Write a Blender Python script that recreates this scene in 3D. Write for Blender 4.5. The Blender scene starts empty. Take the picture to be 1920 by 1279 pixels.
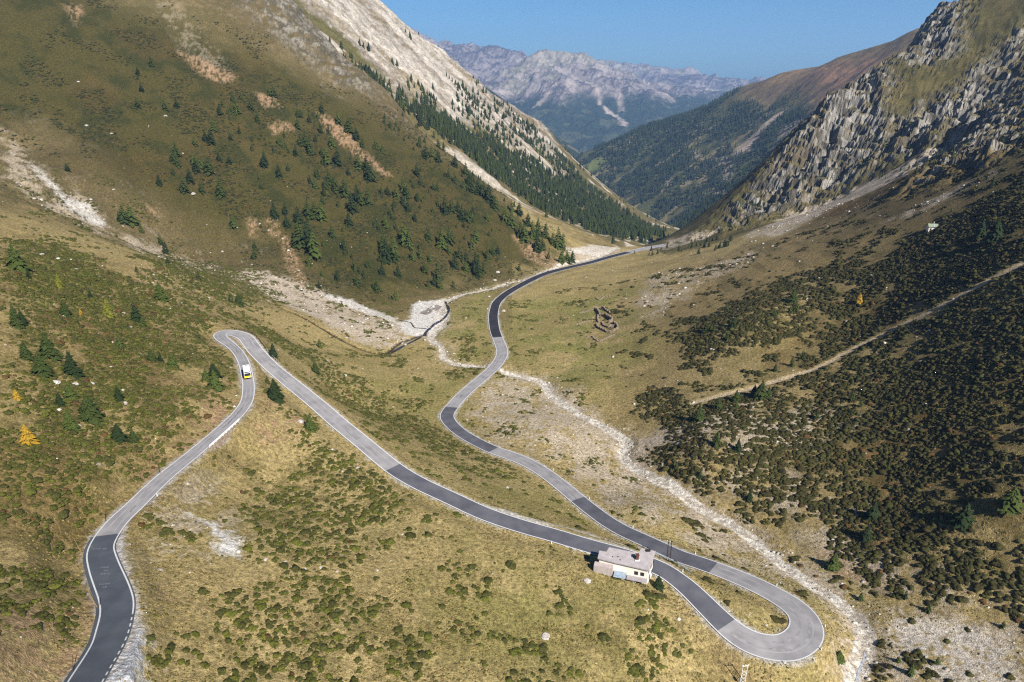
import bpy, math, random
import numpy as np
from mathutils import Vector, Matrix
R = math.radians
C = bpy.context.scene.collection
rng = np.random.default_rng(7)
random.seed(7)

# ------------------------------------------------------------------ camera, sky, sun, exposure
PITCH = R(21.5); FPX = 1280.0
cam_d = bpy.data.cameras.new('camera'); cam = bpy.data.objects.new('camera', cam_d); C.objects.link(cam)
cam_d.sensor_width = 36; cam_d.lens = 24.0; cam_d.clip_start = 1; cam_d.clip_end = 60000
cam.location = (0, 0, 0); cam.rotation_euler = (R(90) - PITCH, 0, 0)
bpy.context.scene.camera = cam
SUN_EL = R(40); SUN_DIR = Vector((.58, -.81, 0)).normalized() * math.cos(SUN_EL) + Vector((0, 0, math.sin(SUN_EL)))
w = bpy.data.worlds.new('World'); bpy.context.scene.world = w; w.use_nodes = True
nt = w.node_tree; bg = nt.nodes['Background']; sky = nt.nodes.new('ShaderNodeTexSky')
sky.sky_type = 'NISHITA'; sky.sun_disc = False; sky.sun_elevation = SUN_EL
sky.sun_rotation = math.atan2(SUN_DIR.x, SUN_DIR.y); sky.altitude = 2300; sky.air_density = 1.0; sky.dust_density = 2.5; sky.ozone_density = 2.0
tint = nt.nodes.new('ShaderNodeMix'); tint.data_type = 'RGBA'; tint.blend_type = 'MULTIPLY'; tint.inputs[0].default_value = 1; tint.inputs[7].default_value = (.43, .76, 1.0, 1)
nt.links.new(sky.outputs[0], tint.inputs[6]); nt.links.new(tint.outputs[2], bg.inputs[0]); bg.inputs[1].default_value = 0.05
sun_d = bpy.data.lights.new('sun', 'SUN'); sun = bpy.data.objects.new('sun', sun_d); C.objects.link(sun)
sun_d.energy = 5.0; sun_d.angle = R(.53); sun_d.color = (1, .95, .87)
sun.rotation_euler = SUN_DIR.to_track_quat('Z', 'Y').to_euler()
vs = bpy.context.scene.view_settings; vs.view_transform = 'Standard'; vs.look = 'None'; vs.gamma = 1; vs.exposure = 1.0
bpy.context.scene.cycles.use_denoising = False; bpy.context.scene.cycles.pixel_filter_type = 'BLACKMAN_HARRIS'; bpy.context.scene.cycles.filter_width = 1.25; bpy.context.scene.cycles.max_bounces = 4

# ------------------------------------------------------------------ helpers: survey geometry
SP, CP = math.sin(PITCH), math.cos(PITCH)
def k_of(v): return SP + CP * (v - 640) / FPX
def pt(u, v, z):                       # sighting (u, v) at axial distance z -> world
    a, b = (u - 960) / FPX, (v - 640) / FPX
    return (a * z, z * (CP - b * SP), -z * (SP + CP * b))
def ptD(u, v, D): return pt(u, v, D / k_of(v))          # the same, at D metres below the survey height
def proj(x, y, z):
    zc = y * CP - z * SP
    return 960 + FPX * x / zc, 640 + FPX * (-z * CP - y * SP) / zc, zc

def hash2(ix, iy, seed):
    h = (ix.astype(np.int64) * 374761393 + iy.astype(np.int64) * 668265263 + seed * 144665) & 0x7fffffff
    h = ((h ^ (h >> 13)) * 1274126177) & 0x7fffffff
    return ((h ^ (h >> 16)) & 0xffff) / 65535.0
def vnoise(x, y, seed=0):
    xf, yf = np.floor(x), np.floor(y); fx, fy = x - xf, y - yf
    ux, uy = fx * fx * fx * (fx * (fx * 6 - 15) + 10), fy * fy * fy * (fy * (fy * 6 - 15) + 10)
    ix, iy = xf.astype(np.int64), yf.astype(np.int64)
    a, b, c, d = hash2(ix, iy, seed), hash2(ix + 1, iy, seed), hash2(ix, iy + 1, seed), hash2(ix + 1, iy + 1, seed)
    return (a + (b - a) * ux + (c - a) * uy + (a - b - c + d) * ux * uy) * 2 - 1
def fbm(x, y, scale, octs=4, seed=0, gain=.5):
    s, a, t, n = 1 / scale, 1.0, 0, 0
    c_, s_ = math.cos(.7), math.sin(.7)
    for i in range(octs):
        t = t + a * vnoise(x * s + 17.3 * i, y * s - 9.1 * i, seed + i); n += a
        x, y = x * c_ - y * s_, x * s_ + y * c_
        s *= 2.03; a *= gain
    return t / n
def ridged(x, y, scale, octs=4, seed=0, gain=.55):
    s, a, t, n = 1 / scale, 1.0, 0, 0
    c_, s_ = math.cos(.9), math.sin(.9)
    for i in range(octs):
        t = t + a * (1 - np.abs(vnoise(x * s + 3.3 * i, y * s + 5.1 * i, seed + i)) * 2.2); n += a
        x, y = x * c_ - y * s_, x * s_ + y * c_
        s *= 2.1; a *= gain
    return t / n
def sstep(a, b, x):
    t = np.clip((x - a) / (b - a), 0, 1); return t * t * (3 - 2 * t)
def mix(a, b, m): return a + (b - a) * m

class Field:                            # values on a regular world XY grid, sampled bilinearly
    def __init__(s, x0, x1, y0, y1, cell, fill=0.0):
        s.x0, s.y0, s.c = x0, y0, cell
        s.nx, s.ny = int((x1 - x0) / cell) + 1, int((y1 - y0) / cell) + 1
        s.a = np.full((s.ny, s.nx), fill, dtype=np.float64)
    def grid(s):
        return np.meshgrid(s.x0 + np.arange(s.nx) * s.c, s.y0 + np.arange(s.ny) * s.c)
    def __call__(s, x, y):
        fx = np.clip((x - s.x0) / s.c, 0, s.nx - 1.001); fy = np.clip((y - s.y0) / s.c, 0, s.ny - 1.001)
        ix, iy = fx.astype(np.int64), fy.astype(np.int64); fx = fx - ix; fy = fy - iy; a = s.a
        return (a[iy, ix] * (1 - fx) + a[iy, ix + 1] * fx) * (1 - fy) + (a[iy + 1, ix] * (1 - fx) + a[iy + 1, ix + 1] * fx) * fy

def rbf_field(P, x0, x1, y0, y1, cell, c=40.0, smooth=0.0):
    P = np.array(P, float); n = len(P); S = 300.0
    X = P[:, :2] / S; cc = c / S
    d = np.sqrt(((X[:, None] - X[None]) ** 2).sum(-1) + cc * cc)
    A = np.zeros((n + 3, n + 3)); A[:n, :n] = -d + np.eye(n) * smooth; A[:n, n] = 1; A[:n, n + 1:] = X
    A[n, :n] = 1; A[n + 1:, :n] = X.T
    wt = np.linalg.solve(A, np.concatenate([P[:, 2], [0, 0, 0]]))
    F = Field(x0, x1, y0, y1, cell); gx, gy = F.grid(); gx = gx.ravel() / S; gy = gy.ravel() / S
    out = wt[n] + wt[n + 1] * gx + wt[n + 2] * gy
    for i in range(n): out -= wt[i] * np.sqrt((gx - X[i, 0]) ** 2 + (gy - X[i, 1]) ** 2 + cc * cc)
    F.a = out.reshape(F.ny, F.nx); return F

def cast(uv, H, near=60.0, far=1500.0, n=500):        # where sightings meet the ground H(x, y)
    uv = np.atleast_2d(np.array(uv, float)); a = (uv[:, 0] - 960) / FPX; b = (uv[:, 1] - 640) / FPX
    dx, dy, dz = a, CP - b * SP, -(SP + CP * b)
    ts = np.geomspace(near, far, n); res = np.full(len(uv), far); prev = np.full(len(uv), near); done = np.zeros(len(uv), bool)
    for t in ts:
        h = (dz * t) - H(dx * t, dy * t)
        hit = (~done) & (h < 0)
        lo, hi = prev[hit].copy(), np.full(hit.sum(), t)
        if hit.any():
            for _ in range(14):
                m = (lo + hi) / 2; below = dz[hit] * m - H(dx[hit] * m, dy[hit] * m) < 0
                hi = np.where(below, m, hi); lo = np.where(below, lo, m)
            res[hit] = hi; done |= hit
        prev[~done] = t
        if done.all(): break
    return np.stack([dx * res, dy * res, dz * res], 1)

def smooth_line(P, step):               # Catmull-Rom resampled at equal steps
    P = np.array(P, float); Q = np.vstack([2 * P[0] - P[1], P, 2 * P[-1] - P[-2]]); out = []
    for i in range(1, len(Q) - 2):
        p0, p1, p2, p3 = Q[i - 1:i + 3]
        for t in np.linspace(0, 1, 40, endpoint=False):
            out.append(.5 * ((2 * p1) + (-p0 + p2) * t + (2 * p0 - 5 * p1 + 4 * p2 - p3) * t * t + (-p0 + 3 * p1 - 3 * p2 + p3) * t ** 3))
    out.append(P[-1]); out = np.array(out)
    s = np.concatenate([[0], np.cumsum(np.sqrt((np.diff(out[:, :2], axis=0) ** 2).sum(1)))])
    ss = np.arange(0, s[-1], step)
    return np.stack([np.interp(ss, s, out[:, i]) for i in range(out.shape[1])], 1)

def stamp_line(L, width, reach, cell=.5, heights=True):   # distance (less half width) and height of a line, on a grid
    x0, x1, y0, y1 = L[:, 0].min() - reach - 8, L[:, 0].max() + reach + 8, L[:, 1].min() - reach - 8, L[:, 1].max() + reach + 8
    D = Field(x0, x1, y0, y1, cell, 99.0); Z = Field(x0, x1, y0, y1, cell, 0.0)
    wv = np.broadcast_to(width, len(L)); r = int(reach / cell) + int(max(wv) / cell) + 2
    for i in range(len(L)):
        cx, cy = int((L[i, 0] - x0) / cell), int((L[i, 1] - y0) / cell)
        ya, yb, xa, xb = max(cy - r, 0), min(cy + r, D.ny), max(cx - r, 0), min(cx + r, D.nx)
        gx = x0 + np.arange(xa, xb) * cell - L[i, 0]; gy = y0 + np.arange(ya, yb) * cell - L[i, 1]
        d = np.sqrt(gx[None] ** 2 + gy[:, None] ** 2) - wv[i] / 2
        s = D.a[ya:yb, xa:xb]; m = d < s; s[m] = d[m]
        if heights and L.shape[1] > 2: Z.a[ya:yb, xa:xb][m] = L[i, 2]
    return D, Z
def at_edge(D, x, y):                   # sample with 99 outside the grid
    o = D(x, y); out = (x < D.x0) | (y < D.y0) | (x > D.x0 + (D.nx - 1) * D.c) | (y > D.y0 + (D.ny - 1) * D.c)
    return np.where(out, 99.0, o)

# ------------------------------------------------------------------ road (centre line: sighting u, v, metres below survey height, width)
ROAD = [(130,1330,86,5.4),(160,1279,88.5,5.4),(204,1207,91.5,5.4),(212,1181,92.3,5.5),(220,1143,93.3,5.5),(216,1117,94,5.4),(206,1091,94.6,5.4),(196,1066,95.2,5.3),
 (188.5,1040,95.8,5.1),(189,1027,96.1,5),(201,1004,96.7,5),(223,976,97.3,4.9),(251,950,97.9,4.8),(305,898,99.2,4.6),(363,851,100.6,4.3),(421,801,102,4.1),(447,776,102.7,4),
 (463,752,103.3,3.9),(466,726,103.9,3.8),(464,709,104.3,3.8),(458,683,105,3.8),(447,662,105.6,3.8),(433,648,106.1,3.9),(419,638,106.4,4.6),(412,630,106.8,5),(418,624,107,5.2),(436,625,107.3,5),
 (457,631,107.6,5),(468,643,108.1,5),(480,659,108.7,5),(500,680,109.7,4.8),(520,698,110.5,4.8),(547,720,111.5,5),(567,736,112.2,5),(600,763,113.3,5),(633,792,114.4,5),(660,814,115.2,5),(687,836,116,5),
 (713,858,116.8,5),(747,884,117.7,5),(790,909,118.9,5),(840,932,120.1,5),(907,963,121.7,5),(974,986,123,5),(1041,1005,124.2,5),(1107,1025,125.4,5),(1170,1042,126.4,5),(1237,1066,127.5,5),
 (1263,1082,128,5),(1291,1104,128.6,5.2),(1318,1130,129.2,5.4),(1345,1157,129.8,5.6),(1370,1180,130.3,6),(1397,1199,130.8,6.5),(1430,1212,131.3,6.8),(1467,1216,131.8,7),(1492,1208,132.2,7),(1508,1194,132.6,7),
 (1513,1176,133,6.8),(1506,1156,133.5,6.4),(1487,1137,134,6),(1454,1116,134.6,5.6),(1414,1096,135.4,5.4),(1374,1079,136.1,5.2),(1337,1065,136.8,5.1),(1300,1052,137.4,5),(1280,1046,137.8,5),(1248,1032,138.5,5),
 (1209,1014,139.3,5),(1169,996,140.2,5),(1138,978,141,5),(1112,959,141.7,5),(1084,937,142.5,5),(1054,912,143.4,5),(1024,889,144.3,5),(991,869,145.3,5),(957,855,146.2,5),(925,844,147,5),(893,829,148,5),
 (866,813,148.8,5),(846,796,149.7,5.2),(838,780,150.3,5.4),(848,763,151,5.4),(870,739,152,5.2),(900,713,153.2,5.2),(927,689,154.3,5.4),(940,669,155.2,5.6),(941,656,155.8,5.6),(935,639,156.6,5.6),(928,620,157.4,5.6),
 (925,597,158.4,5.6),(927,580,159.2,5.6),(933,566,160,5.6),(953,549,161.3,5.8),(987,530,163.3,6),(1020,515,165.5,6),(1057,504.5,167.8,6),(1107,493,171,6),(1140,483.5,174,6.2),(1173,475,177,6.5),(1213,466,181,7),(1250,460,184,7)]
RL = smooth_line([ptD(u, v, D) + (wd * (1.0 if D < 107 else 1.18),) for u, v, D, wd in ROAD], 1.0)
def smooth1(a, n):
    kk = np.ones(2 * n + 1) / (2 * n + 1); return np.convolve(np.pad(a, n, mode='edge'), kk, 'valid')
for _ in range(2):
    RL[:, 2] = smooth1(RL[:, 2], 6)
for c_ in (0, 1): RL[:, c_] = smooth1(RL[:, c_], 2)
def road_at(u, v):                      # index of the road sample seen nearest to (u, v)
    pu, pv, _ = proj(RL[:, 0], RL[:, 1], RL[:, 2]); return int(np.argmin((pu - u) ** 2 + (pv - v) ** 2))

# ------------------------------------------------------------------ streams
STREAM = [(1640,1330,139),(1600,1279,141),(1622,1215,142),(1612,1165,142.8),(1565,1122,144),(1510,1090,145),(1440,1030,146.5),(1380,985,147.5),(1310,950,148.6),(1265,918,149.3),(1205,885,150.3),(1168,855,151),(1172,826,151.4),(1120,795,152.4),
 (1087,778,153),(1035,740,154),(1020,717,154.5),(985,706,155.2),(940,698,155.8),(905,689,156.2),(860,683,156.6),(835,672,156.8),(826,650,157.3),(808,632,158),(832,600,158.7),(828,572,159.6),(870,550,160.7),(930,537,162),(985,522,165),(1060,496,168.5),(1110,484,172.5),(1160,466,178.5)]
SL = smooth_line([ptD(*s) for s in STREAM], 1.0)
DITCH = [(300,440,.24),(400,500,.26),(480,560,0),(560,590,0),(640,635,0),(712,662,0),(760,640,0),(800,628,0)]

# ------------------------------------------------------------------ ground control: near valley
K1 = [(0,0,620),(300,0,720),(540,0,820),(0,150,560),(300,150,630),(600,150,740),(720,165,800),(0,250,520),(300,300,560),(600,300,640),(730,230,730),(860,300,760),(960,375,735),(1040,435,695),(1075,488,640),
 (300,400,520),(600,430,570),(800,430,610),(700,500,545),(950,520,590),(850,540,556),(740,570,503),(600,550,495),(450,500,505),(150,300,510),
 (0,1279,95),(60,1279,99),(0,1100,124),(90,1100,127),(0,900,150),(0,800,168),(0,700,190),(0,550,240),(0,450,300),(0,380,370),(0,330,450),(0,280,500),(120,700,205),(200,850,178),(250,900,170),(200,700,217),(200,550,285),(350,650,268),(400,595,318),(300,500,360),(100,400,395),(200,430,470),(370,480,520),
 (500,560,440),(700,660,405),(550,640,365),(650,760,310),(720,700,365),(600,600,425),(400,900,190),(300,1100,139),(330,1000,160),(400,1279,122),(300,1279,115),(700,1279,134),(1000,1279,145),(1200,1279,156),(1350,1279,164),(1200,1200,163),
 (700,1000,183),(900,1100,170),(1000,1200,158),(600,1100,156),(500,900,203),(560,800,228),(1100,1120,174),(900,910,230),(760,820,265),(1000,960,216),(1430,1160,172.5),(1380,1140,178),
 (1920,1279,163),(1700,1279,167),(1800,1200,179),(1640,1090,205),(1700,1150,190),(1450,950,243),(1920,1150,181),(1600,1300,168),(1920,900,204),(1700,900,233),(1920,700,237),(1700,700,280),(1920,490,293),(1920,400,333),(1920,300,392),(1920,262,425),(1745,420,392),(1600,500,398),(1600,620,340),(1500,750,292),
 (1400,600,370),(1300,755,312),(1200,700,365),(1150,600,450),(1000,600,475),(1300,500,530),(1500,430,560),(1700,330,570),(1250,467,722),(1400,440,640),(1300,850,268),(1100,720,353),(1050,800,303),(960,770,322),(1200,950,232),
 (1355,425,770),(1480,390,745),(1560,360,735),(1640,330,700),(1780,250,668),(1500,245,815),(1420,345,800),(1560,180,825),(1640,125,845),(1700,95,875),(1745,28,885),(1800,20,870),(1850,-20,860),(1920,-60,830),
 (1800,200,735),(1900,150,700),(1850,240,632),(1920,190,605),(1750,290,620),(1920,70,750)]
P1 = [pt(*k) for k in K1]
P1 += [tuple(p[:3]) for p in RL[::14]] + [tuple(p) for p in SL[::16]]
# behind the crests, beside and behind the view
P1 += [(-560,900,130),(-430,1000,125),(-200,1000,-60),(-60,900,-150),(30,800,-186),(120,780,-192),(-700,600,190),(-700,300,90),(-400,250,10),(-300,100,-10),(-160,20,-40),(-100,-20,-70),(0,20,-100),(60,20,-122),(130,40,-135),(200,60,-120),
       (260,0,-80),(320,150,-20),(400,250,30),(500,350,70),(620,550,90),(700,700,150),(760,850,180),(180,900,-220),(200,1100,-280),(330,1000,-190),(480,1000,-130),(650,1080,-60),(800,1100,0),(400,1300,-320),(-100,1200,-150),(-450,1300,170),(-700,1100,220)]
HX = (-760, 860, -60, 1340)
F1 = rbf_field(P1, *HX, 3.0, c=14.0, smooth=.004)
RD, RZ = stamp_line(RL, RL[:, 3], 26)
SD, SZ = stamp_line(np.hstack([SL]), 4.0, 20)
def dline(pts, width, reach):
    L = smooth_line([tuple(p) for p in cast(pts, F1)], 1.0)
    L[:, 2] = F1(L[:, 0], L[:, 1]); return L, stamp_line(L, width, reach)[0]
DL, DD = dline([(380,505),(430,530),(480,556),(560,590),(640,635),(712,662),(745,645),(775,633),(800,626)], 1.6, 8)
TL, TD = dline([(1300,757),(1380,735),(1440,718),(1530,690),(1600,655),(1680,617),(1760,578),(1840,535),(1925,490)], 3.2, 8)

def poly_field(polys, H, soft=6.0, cell=1.5, near=60, far=1500, ext=HX):   # soft world-XY masks of surveyed outlines
    F = Field(*ext, cell)
    for P in polys:
        val = 1.0
        if isinstance(P, tuple) and isinstance(P[0], float): val, P = P
        W = cast(P, H, near, far)[:, :2]
        ok = np.isfinite(W).all(1); W = W[ok]
        # long edges follow the ground between sightings
        a = soft; ix0, ix1 = int((W[:, 0].min() - a - F.x0) / cell), int((W[:, 0].max() + a - F.x0) / cell) + 1
        iy0, iy1 = int((W[:, 1].min() - a - F.y0) / cell), int((W[:, 1].max() + a - F.y0) / cell) + 1
        ix0, iy0, ix1, iy1 = max(ix0, 0), max(iy0, 0), min(ix1, F.nx), min(iy1, F.ny)
        if ix1 <= ix0 or iy1 <= iy0: continue
        gx, gy = np.meshgrid(F.x0 + np.arange(ix0, ix1) * cell, F.y0 + np.arange(iy0, iy1) * cell)
        ins = np.zeros(gx.shape, bool); dist = np.full(gx.shape, 1e9)
        for i in range(len(W)):
            x1, y1 = W[i]; x2, y2 = W[(i + 1) % len(W)]
            c = ((y1 > gy) != (y2 > gy)) & (gx < (x2 - x1) * (gy - y1) / (y2 - y1 + 1e-12) + x1); ins ^= c
            l2 = (x2 - x1) ** 2 + (y2 - y1) ** 2 + 1e-9
            t = np.clip(((gx - x1) * (x2 - x1) + (gy - y1) * (y2 - y1)) / l2, 0, 1)
            dist = np.minimum(dist, (gx - x1 - t * (x2 - x1)) ** 2 + (gy - y1 - t * (y2 - y1)) ** 2)
        sd = np.sqrt(dist) * np.where(ins, 1, -1)
        m = np.clip(sd / soft * .5 + .5, 0, 1) * val
        F.a[iy0:iy1, ix0:ix1] = np.maximum(F.a[iy0:iy1, ix0:ix1], m)
    return F

# ------------------------------------------------------------------ surveyed outlines of what covers the near valley
rock_f = poly_field([
 [(1345,432),(1385,385),(1430,335),(1500,240),(1560,180),(1600,150),(1650,120),(1672,150),(1650,200),(1690,235),(1650,262),(1640,290),(1600,335),(1560,366),(1500,384),(1430,410),(1390,432)],
 [(1680,108),(1722,45),(1748,24),(1795,62),(1790,98),(1740,112)],
 [(1920,62),(1880,98),(1820,150),(1760,190),(1700,215),(1655,245),(1640,285),(1625,322),(1700,290),(1745,262),(1790,262),(1770,300),(1760,325),(1800,310),(1850,292),(1920,262)],
 (.6,[(430,-10),(600,-20),(690,100),(740,155),(700,190),(640,160),(560,100),(480,50)])], F1, soft=14, cell=2)
cliff_f = poly_field([
 (.3,[(0,245),(30,262),(60,300),(110,345),(170,380),(215,436),(330,470),(440,515),(420,520),(300,480),(190,440),(130,412),(60,372),(0,332)]),(.22,[(430,-10),(600,-20),(690,100),(740,155),(700,190),(640,160),(560,100),(480,50)]),
 [(1345,432),(1385,385),(1430,335),(1500,240),(1560,180),(1600,150),(1650,120),(1672,150),(1650,200),(1690,235),(1650,262),(1640,290),(1600,335),(1560,366),(1500,384),(1430,410),(1390,432)],
 [(1680,108),(1722,45),(1748,24),(1795,62),(1790,98),(1740,112)],
 [(1920,62),(1880,98),(1820,150),(1760,190),(1700,215),(1655,245),(1640,285),(1625,322),(1700,290),(1745,262),(1790,262),(1770,300),(1760,325),(1800,310),(1850,292),(1920,262)]], F1, soft=45, cell=3)
scree_f = poly_field([
 (.8,[(1395,446),(1480,398),(1560,372),(1680,318),(1800,243),(1812,252),(1690,335),(1580,385),(1450,446)]),
 (.6,[(1655,418),(1720,385),(1800,345),(1860,320),(1865,328),(1800,358),(1720,402)]),
 (.75,[(470,505),(600,540),(700,580),(760,610),(775,640),(712,655),(640,625),(560,582),(480,545),(420,510)]),
 (.5,[(0,245),(30,262),(60,300),(110,345),(170,380),(212,432),(190,440),(130,412),(60,372),(0,332)]),
 (.55,[(230,440),(300,455),(400,490),(420,510),(330,500),(240,465)]),
 (.62,[(945,702),(1010,702),(1090,735),(1120,790),(1190,830),(1230,880),(1300,930),(1400,980),(1480,1040),(1560,1080),(1620,1140),(1640,1279),(1560,1279),(1560,1180),(1500,1112),(1400,1062),(1290,1020),(1150,950),(1060,885),(960,835),(882,782),(900,730)]),
 (.7,[(1640,1120),(1750,1140),(1920,1165),(1920,1290),(1650,1290)]),
 (.8,[(1150,860),(1245,845),(1300,850),(1400,770),(1460,735),(1400,735),(1300,785),(1200,825)]),
 (.5,[(1190,560),(1230,512),(1330,500),(1420,470),(1400,500),(1300,545),(1220,600)]),
 (.85,[(1050,462),(1150,468),(1160,472),(1120,484),(1075,492)]),
 (.45,[(240,990),(350,885),(420,900),(480,1010),(420,1060),(300,1070)]),
 (.22,[(280,0),(330,0),(345,20),(420,110),(440,150),(400,150),(330,90)]),
 (.4,[(1540,1060),(1640,1100),(1700,1130),(1640,1200),(1600,1130)]),
 (.7,[(1500,1000),(1560,980),(1640,1040),(1700,1060),(1800,1100),(1920,1120),(1920,1160),(1750,1120),(1640,1090),(1540,1050)]),(.5,[(1290,900),(1400,860),(1560,900),(1640,960),(1600,1000),(1430,950)]),(.6,[(1400,780),(1560,760),(1600,800),(1450,850),(1340,850)]),(.55,[(1250,450),(1290,440),(1350,432),(1330,446),(1280,462),(1220,475)])], F1, soft=6)
white_f = poly_field([
 [(362,962),(392,972),(425,990),(448,1015),(450,1038),(425,1033),(400,1028),(408,1008),(392,985)],
 [(226,1010),(233,1060),(243,1110),(251,1140),(259,1170),(269,1200),(268,1230),(258,1290),(196,1290),(222,1230),(236,1190),(245,1150),(238,1100),(222,1050)],
 (.9,[(772,572),(800,566),(835,560),(842,590),(835,612),(800,632),(762,628),(742,606),(770,598)]),
 (.7,[(600,548),(660,562),(742,596),(742,606),(690,588),(610,558)]),
 (.33,[(1680,1150),(1800,1165),(1920,1200),(1920,1290),(1760,1280),(1660,1200)]),
 (.8,[(900,951),(1000,976),(1110,1004),(1182,1021),(1182,1028),(1110,1011),(1000,984),(900,959)]),
 (.6,[(1060,470),(1100,462),(1160,462),(1160,470),(1110,480)]),
 (.5,[(60,305),(100,340),(130,370),(100,360),(60,320)]),(.6,[(100,360),(170,385),(205,425),(180,420),(130,395)])], F1, soft=2.0, cell=1.0)
soil_f = poly_field([
 [(478,174),(515,180),(526,200),(492,202)],[(503,238),(525,226),(548,230),(550,243),(512,250)],
 [(592,207),(618,218),(650,245),(690,290),(735,330),(712,326),(660,285),(610,238)],
 [(335,100),(372,108),(440,140),(440,152),(418,156),(372,138)],[(122,8),(150,6),(152,18),(142,50),(128,22)],
 [(520,430),(545,450),(562,495),(572,540),(552,532),(535,480)],[(464,408),(482,414),(484,440),(472,446)],[(497,408),(520,412),(524,440),(505,438)],
 [(962,440),(985,448),(1024,470),(1062,497),(1035,503),(985,482),(975,462)],
 [(385,735),(440,735),(446,765),(395,808),(330,852),(268,900),(232,922),(228,905),(300,852),(372,790)],
 (.8,[(0,1150),(100,1128),(186,1105),(192,1150),(186,1200),(134,1290),(0,1290)]),
 [(470,800),(560,765),(585,790),(560,815),(500,835)],(.6,[(478,740),(520,745),(560,800),(500,790)]),
 (.3,[(1290,1170),(1240,1120),(1270,1110),(1330,1170),(1380,1215),(1450,1290),(1400,1290)]),
 (.6,[(250,500),(280,500),(330,560),(400,600),(330,590),(270,540)]),(.7,[(270,380),(300,390),(310,405),(280,400)]),
 (.6,[(300,1090),(360,1130),(350,1150),(310,1120)]),(.8,[(1540,1030),(1640,1070),(1660,1100),(1560,1075)])], F1, soft=3.0, cell=1.0)
brush_f = poly_field([
 (.95,[(0,435),(150,475),(300,545),(430,606),(400,628),(450,690),(440,735),(400,780),(340,830),(230,905),(170,985),(165,1100),(0,1150)]),
 (.8,[(400,540),(560,650),(700,735),(850,815),(950,880),(900,910),(840,895),(760,830),(690,790),(600,722),(500,640),(430,600)]),
 (.95,[(500,715),(560,770),(640,850),(700,885),(770,930),(800,955),(740,960),(680,1000),(650,1060),(560,1040),(480,1000),(440,900),(470,860),(560,850),(530,790)]),
 (.75,[(400,1110),(560,1060),(690,1090),(770,1130),(840,1200),(830,1290),(420,1290),(370,1180)]),
 (1.0,[(1160,1130),(1240,1120),(1290,1180),(1360,1230),(1390,1290),(1220,1290),(1150,1230),(1080,1200)]),
 (.5,[(850,1140),(1080,1130),(1085,1170),(860,1175)]),
 (.5,[(1020,1240),(1180,1210),(1200,1290),(1040,1290)]),
 (.85,[(1225,862),(1250,820),(1230,770),(1300,765),(1400,735),(1500,690),(1560,560),(1650,480),(1740,432),(1920,325),(2060,280),(2060,1200),(1920,1170),(1750,1130),(1650,1085),(1560,1045),(1500,1005),(1430,960),(1350,925),(1290,895)]),
 (.6,[(1290,600),(1420,540),(1540,500),(1640,470),(1600,560),(1480,640),(1300,680)]),
 (.9,[(1525,412),(1640,350),(1780,290),(1795,300),(1700,345),(1560,412)]),
 (.8,[(1230,760),(1180,790),(1200,735),(1300,720),(1420,700),(1420,730)]),
 (.8,[(250,505),(330,470),(430,480),(540,560),(430,590),(330,560)]),
 (.85,[(1640,1230),(1740,1240),(1800,1290),(1640,1290)])], F1, soft=8)
lay_f = poly_field([[(226,1006),(233,1060),(243,1110),(251,1140),(260,1170),(270,1200),(268,1230),(258,1300),(190,1300),(205,1230),(226,1190),(236,1150),(228,1100),(212,1050),(210,1020)]], F1, soft=1.4, cell=.5)
heath_f = poly_field([
 (1.0,[(1500,650),(1560,560),(1650,480),(1740,435),(1800,410),(1920,340),(1920,480),(1750,570),(1600,655),(1470,700)]),
 (.8,[(1225,862),(1300,830),(1440,800),(1700,640),(1920,520),(1920,1150),(1750,1110),(1650,1085),(1560,1045),(1430,960),(1290,895)]),
 (1.0,[(1525,412),(1640,350),(1780,290),(1795,300),(1700,345),(1560,412)]),
 (.7,[(0,435),(150,475),(300,545),(430,606),(400,628),(400,700),(340,800),(230,905),(170,985),(165,1110),(0,1150)])
 ], F1, soft=25, cell=3)
spur_f = poly_field([[(-150,-200),(200,-100),(250,0),(330,40),(460,70),(600,160),(720,215),(860,305),(960,380),(1040,440),(1068,488),(950,515),(850,538),(745,566),(600,535),(480,470),(300,400),(190,330),(60,240),(-150,170)]], F1, soft=30, cell=3)
brown_f = poly_field([[(330,-40),(560,-60),(700,150),(860,300),(800,280),(700,212),(600,150),(460,70)],
 (1.0,[(60,240),(190,330),(300,400),(480,470),(600,540),(480,520),(330,470),(200,420),(100,360)]),
 (.8,[(1180,600),(1300,500),(1480,430),(1700,330),(1920,262),(1920,320),(1740,425),(1600,500),(1450,560),(1300,690),(1200,780)])], F1, soft=30, cell=3)
green_f = poly_field([(1.0,[(860,560),(930,520),(920,600),(930,680),(860,680),(820,640)]),(.9,[(960,560),(1200,540),(1260,640),(1200,700),(1100,740),(960,690)]),
 (.7,[(720,700),(880,700),(830,780),(700,740)]),(.8,[(1290,1070),(1400,1110),(1480,1160),(1460,1200),(1340,1110)]),(.6,[(850,870),(1030,920),(1150,1000),(900,940)]),
 (.6,[(640,1000),(1000,1080),(1200,1120),(1000,1250),(750,1150)]),(.5,[(1280,1000),(1600,1130),(1540,1250),(1400,1090)])], F1, soft=16, cell=3)

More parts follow.
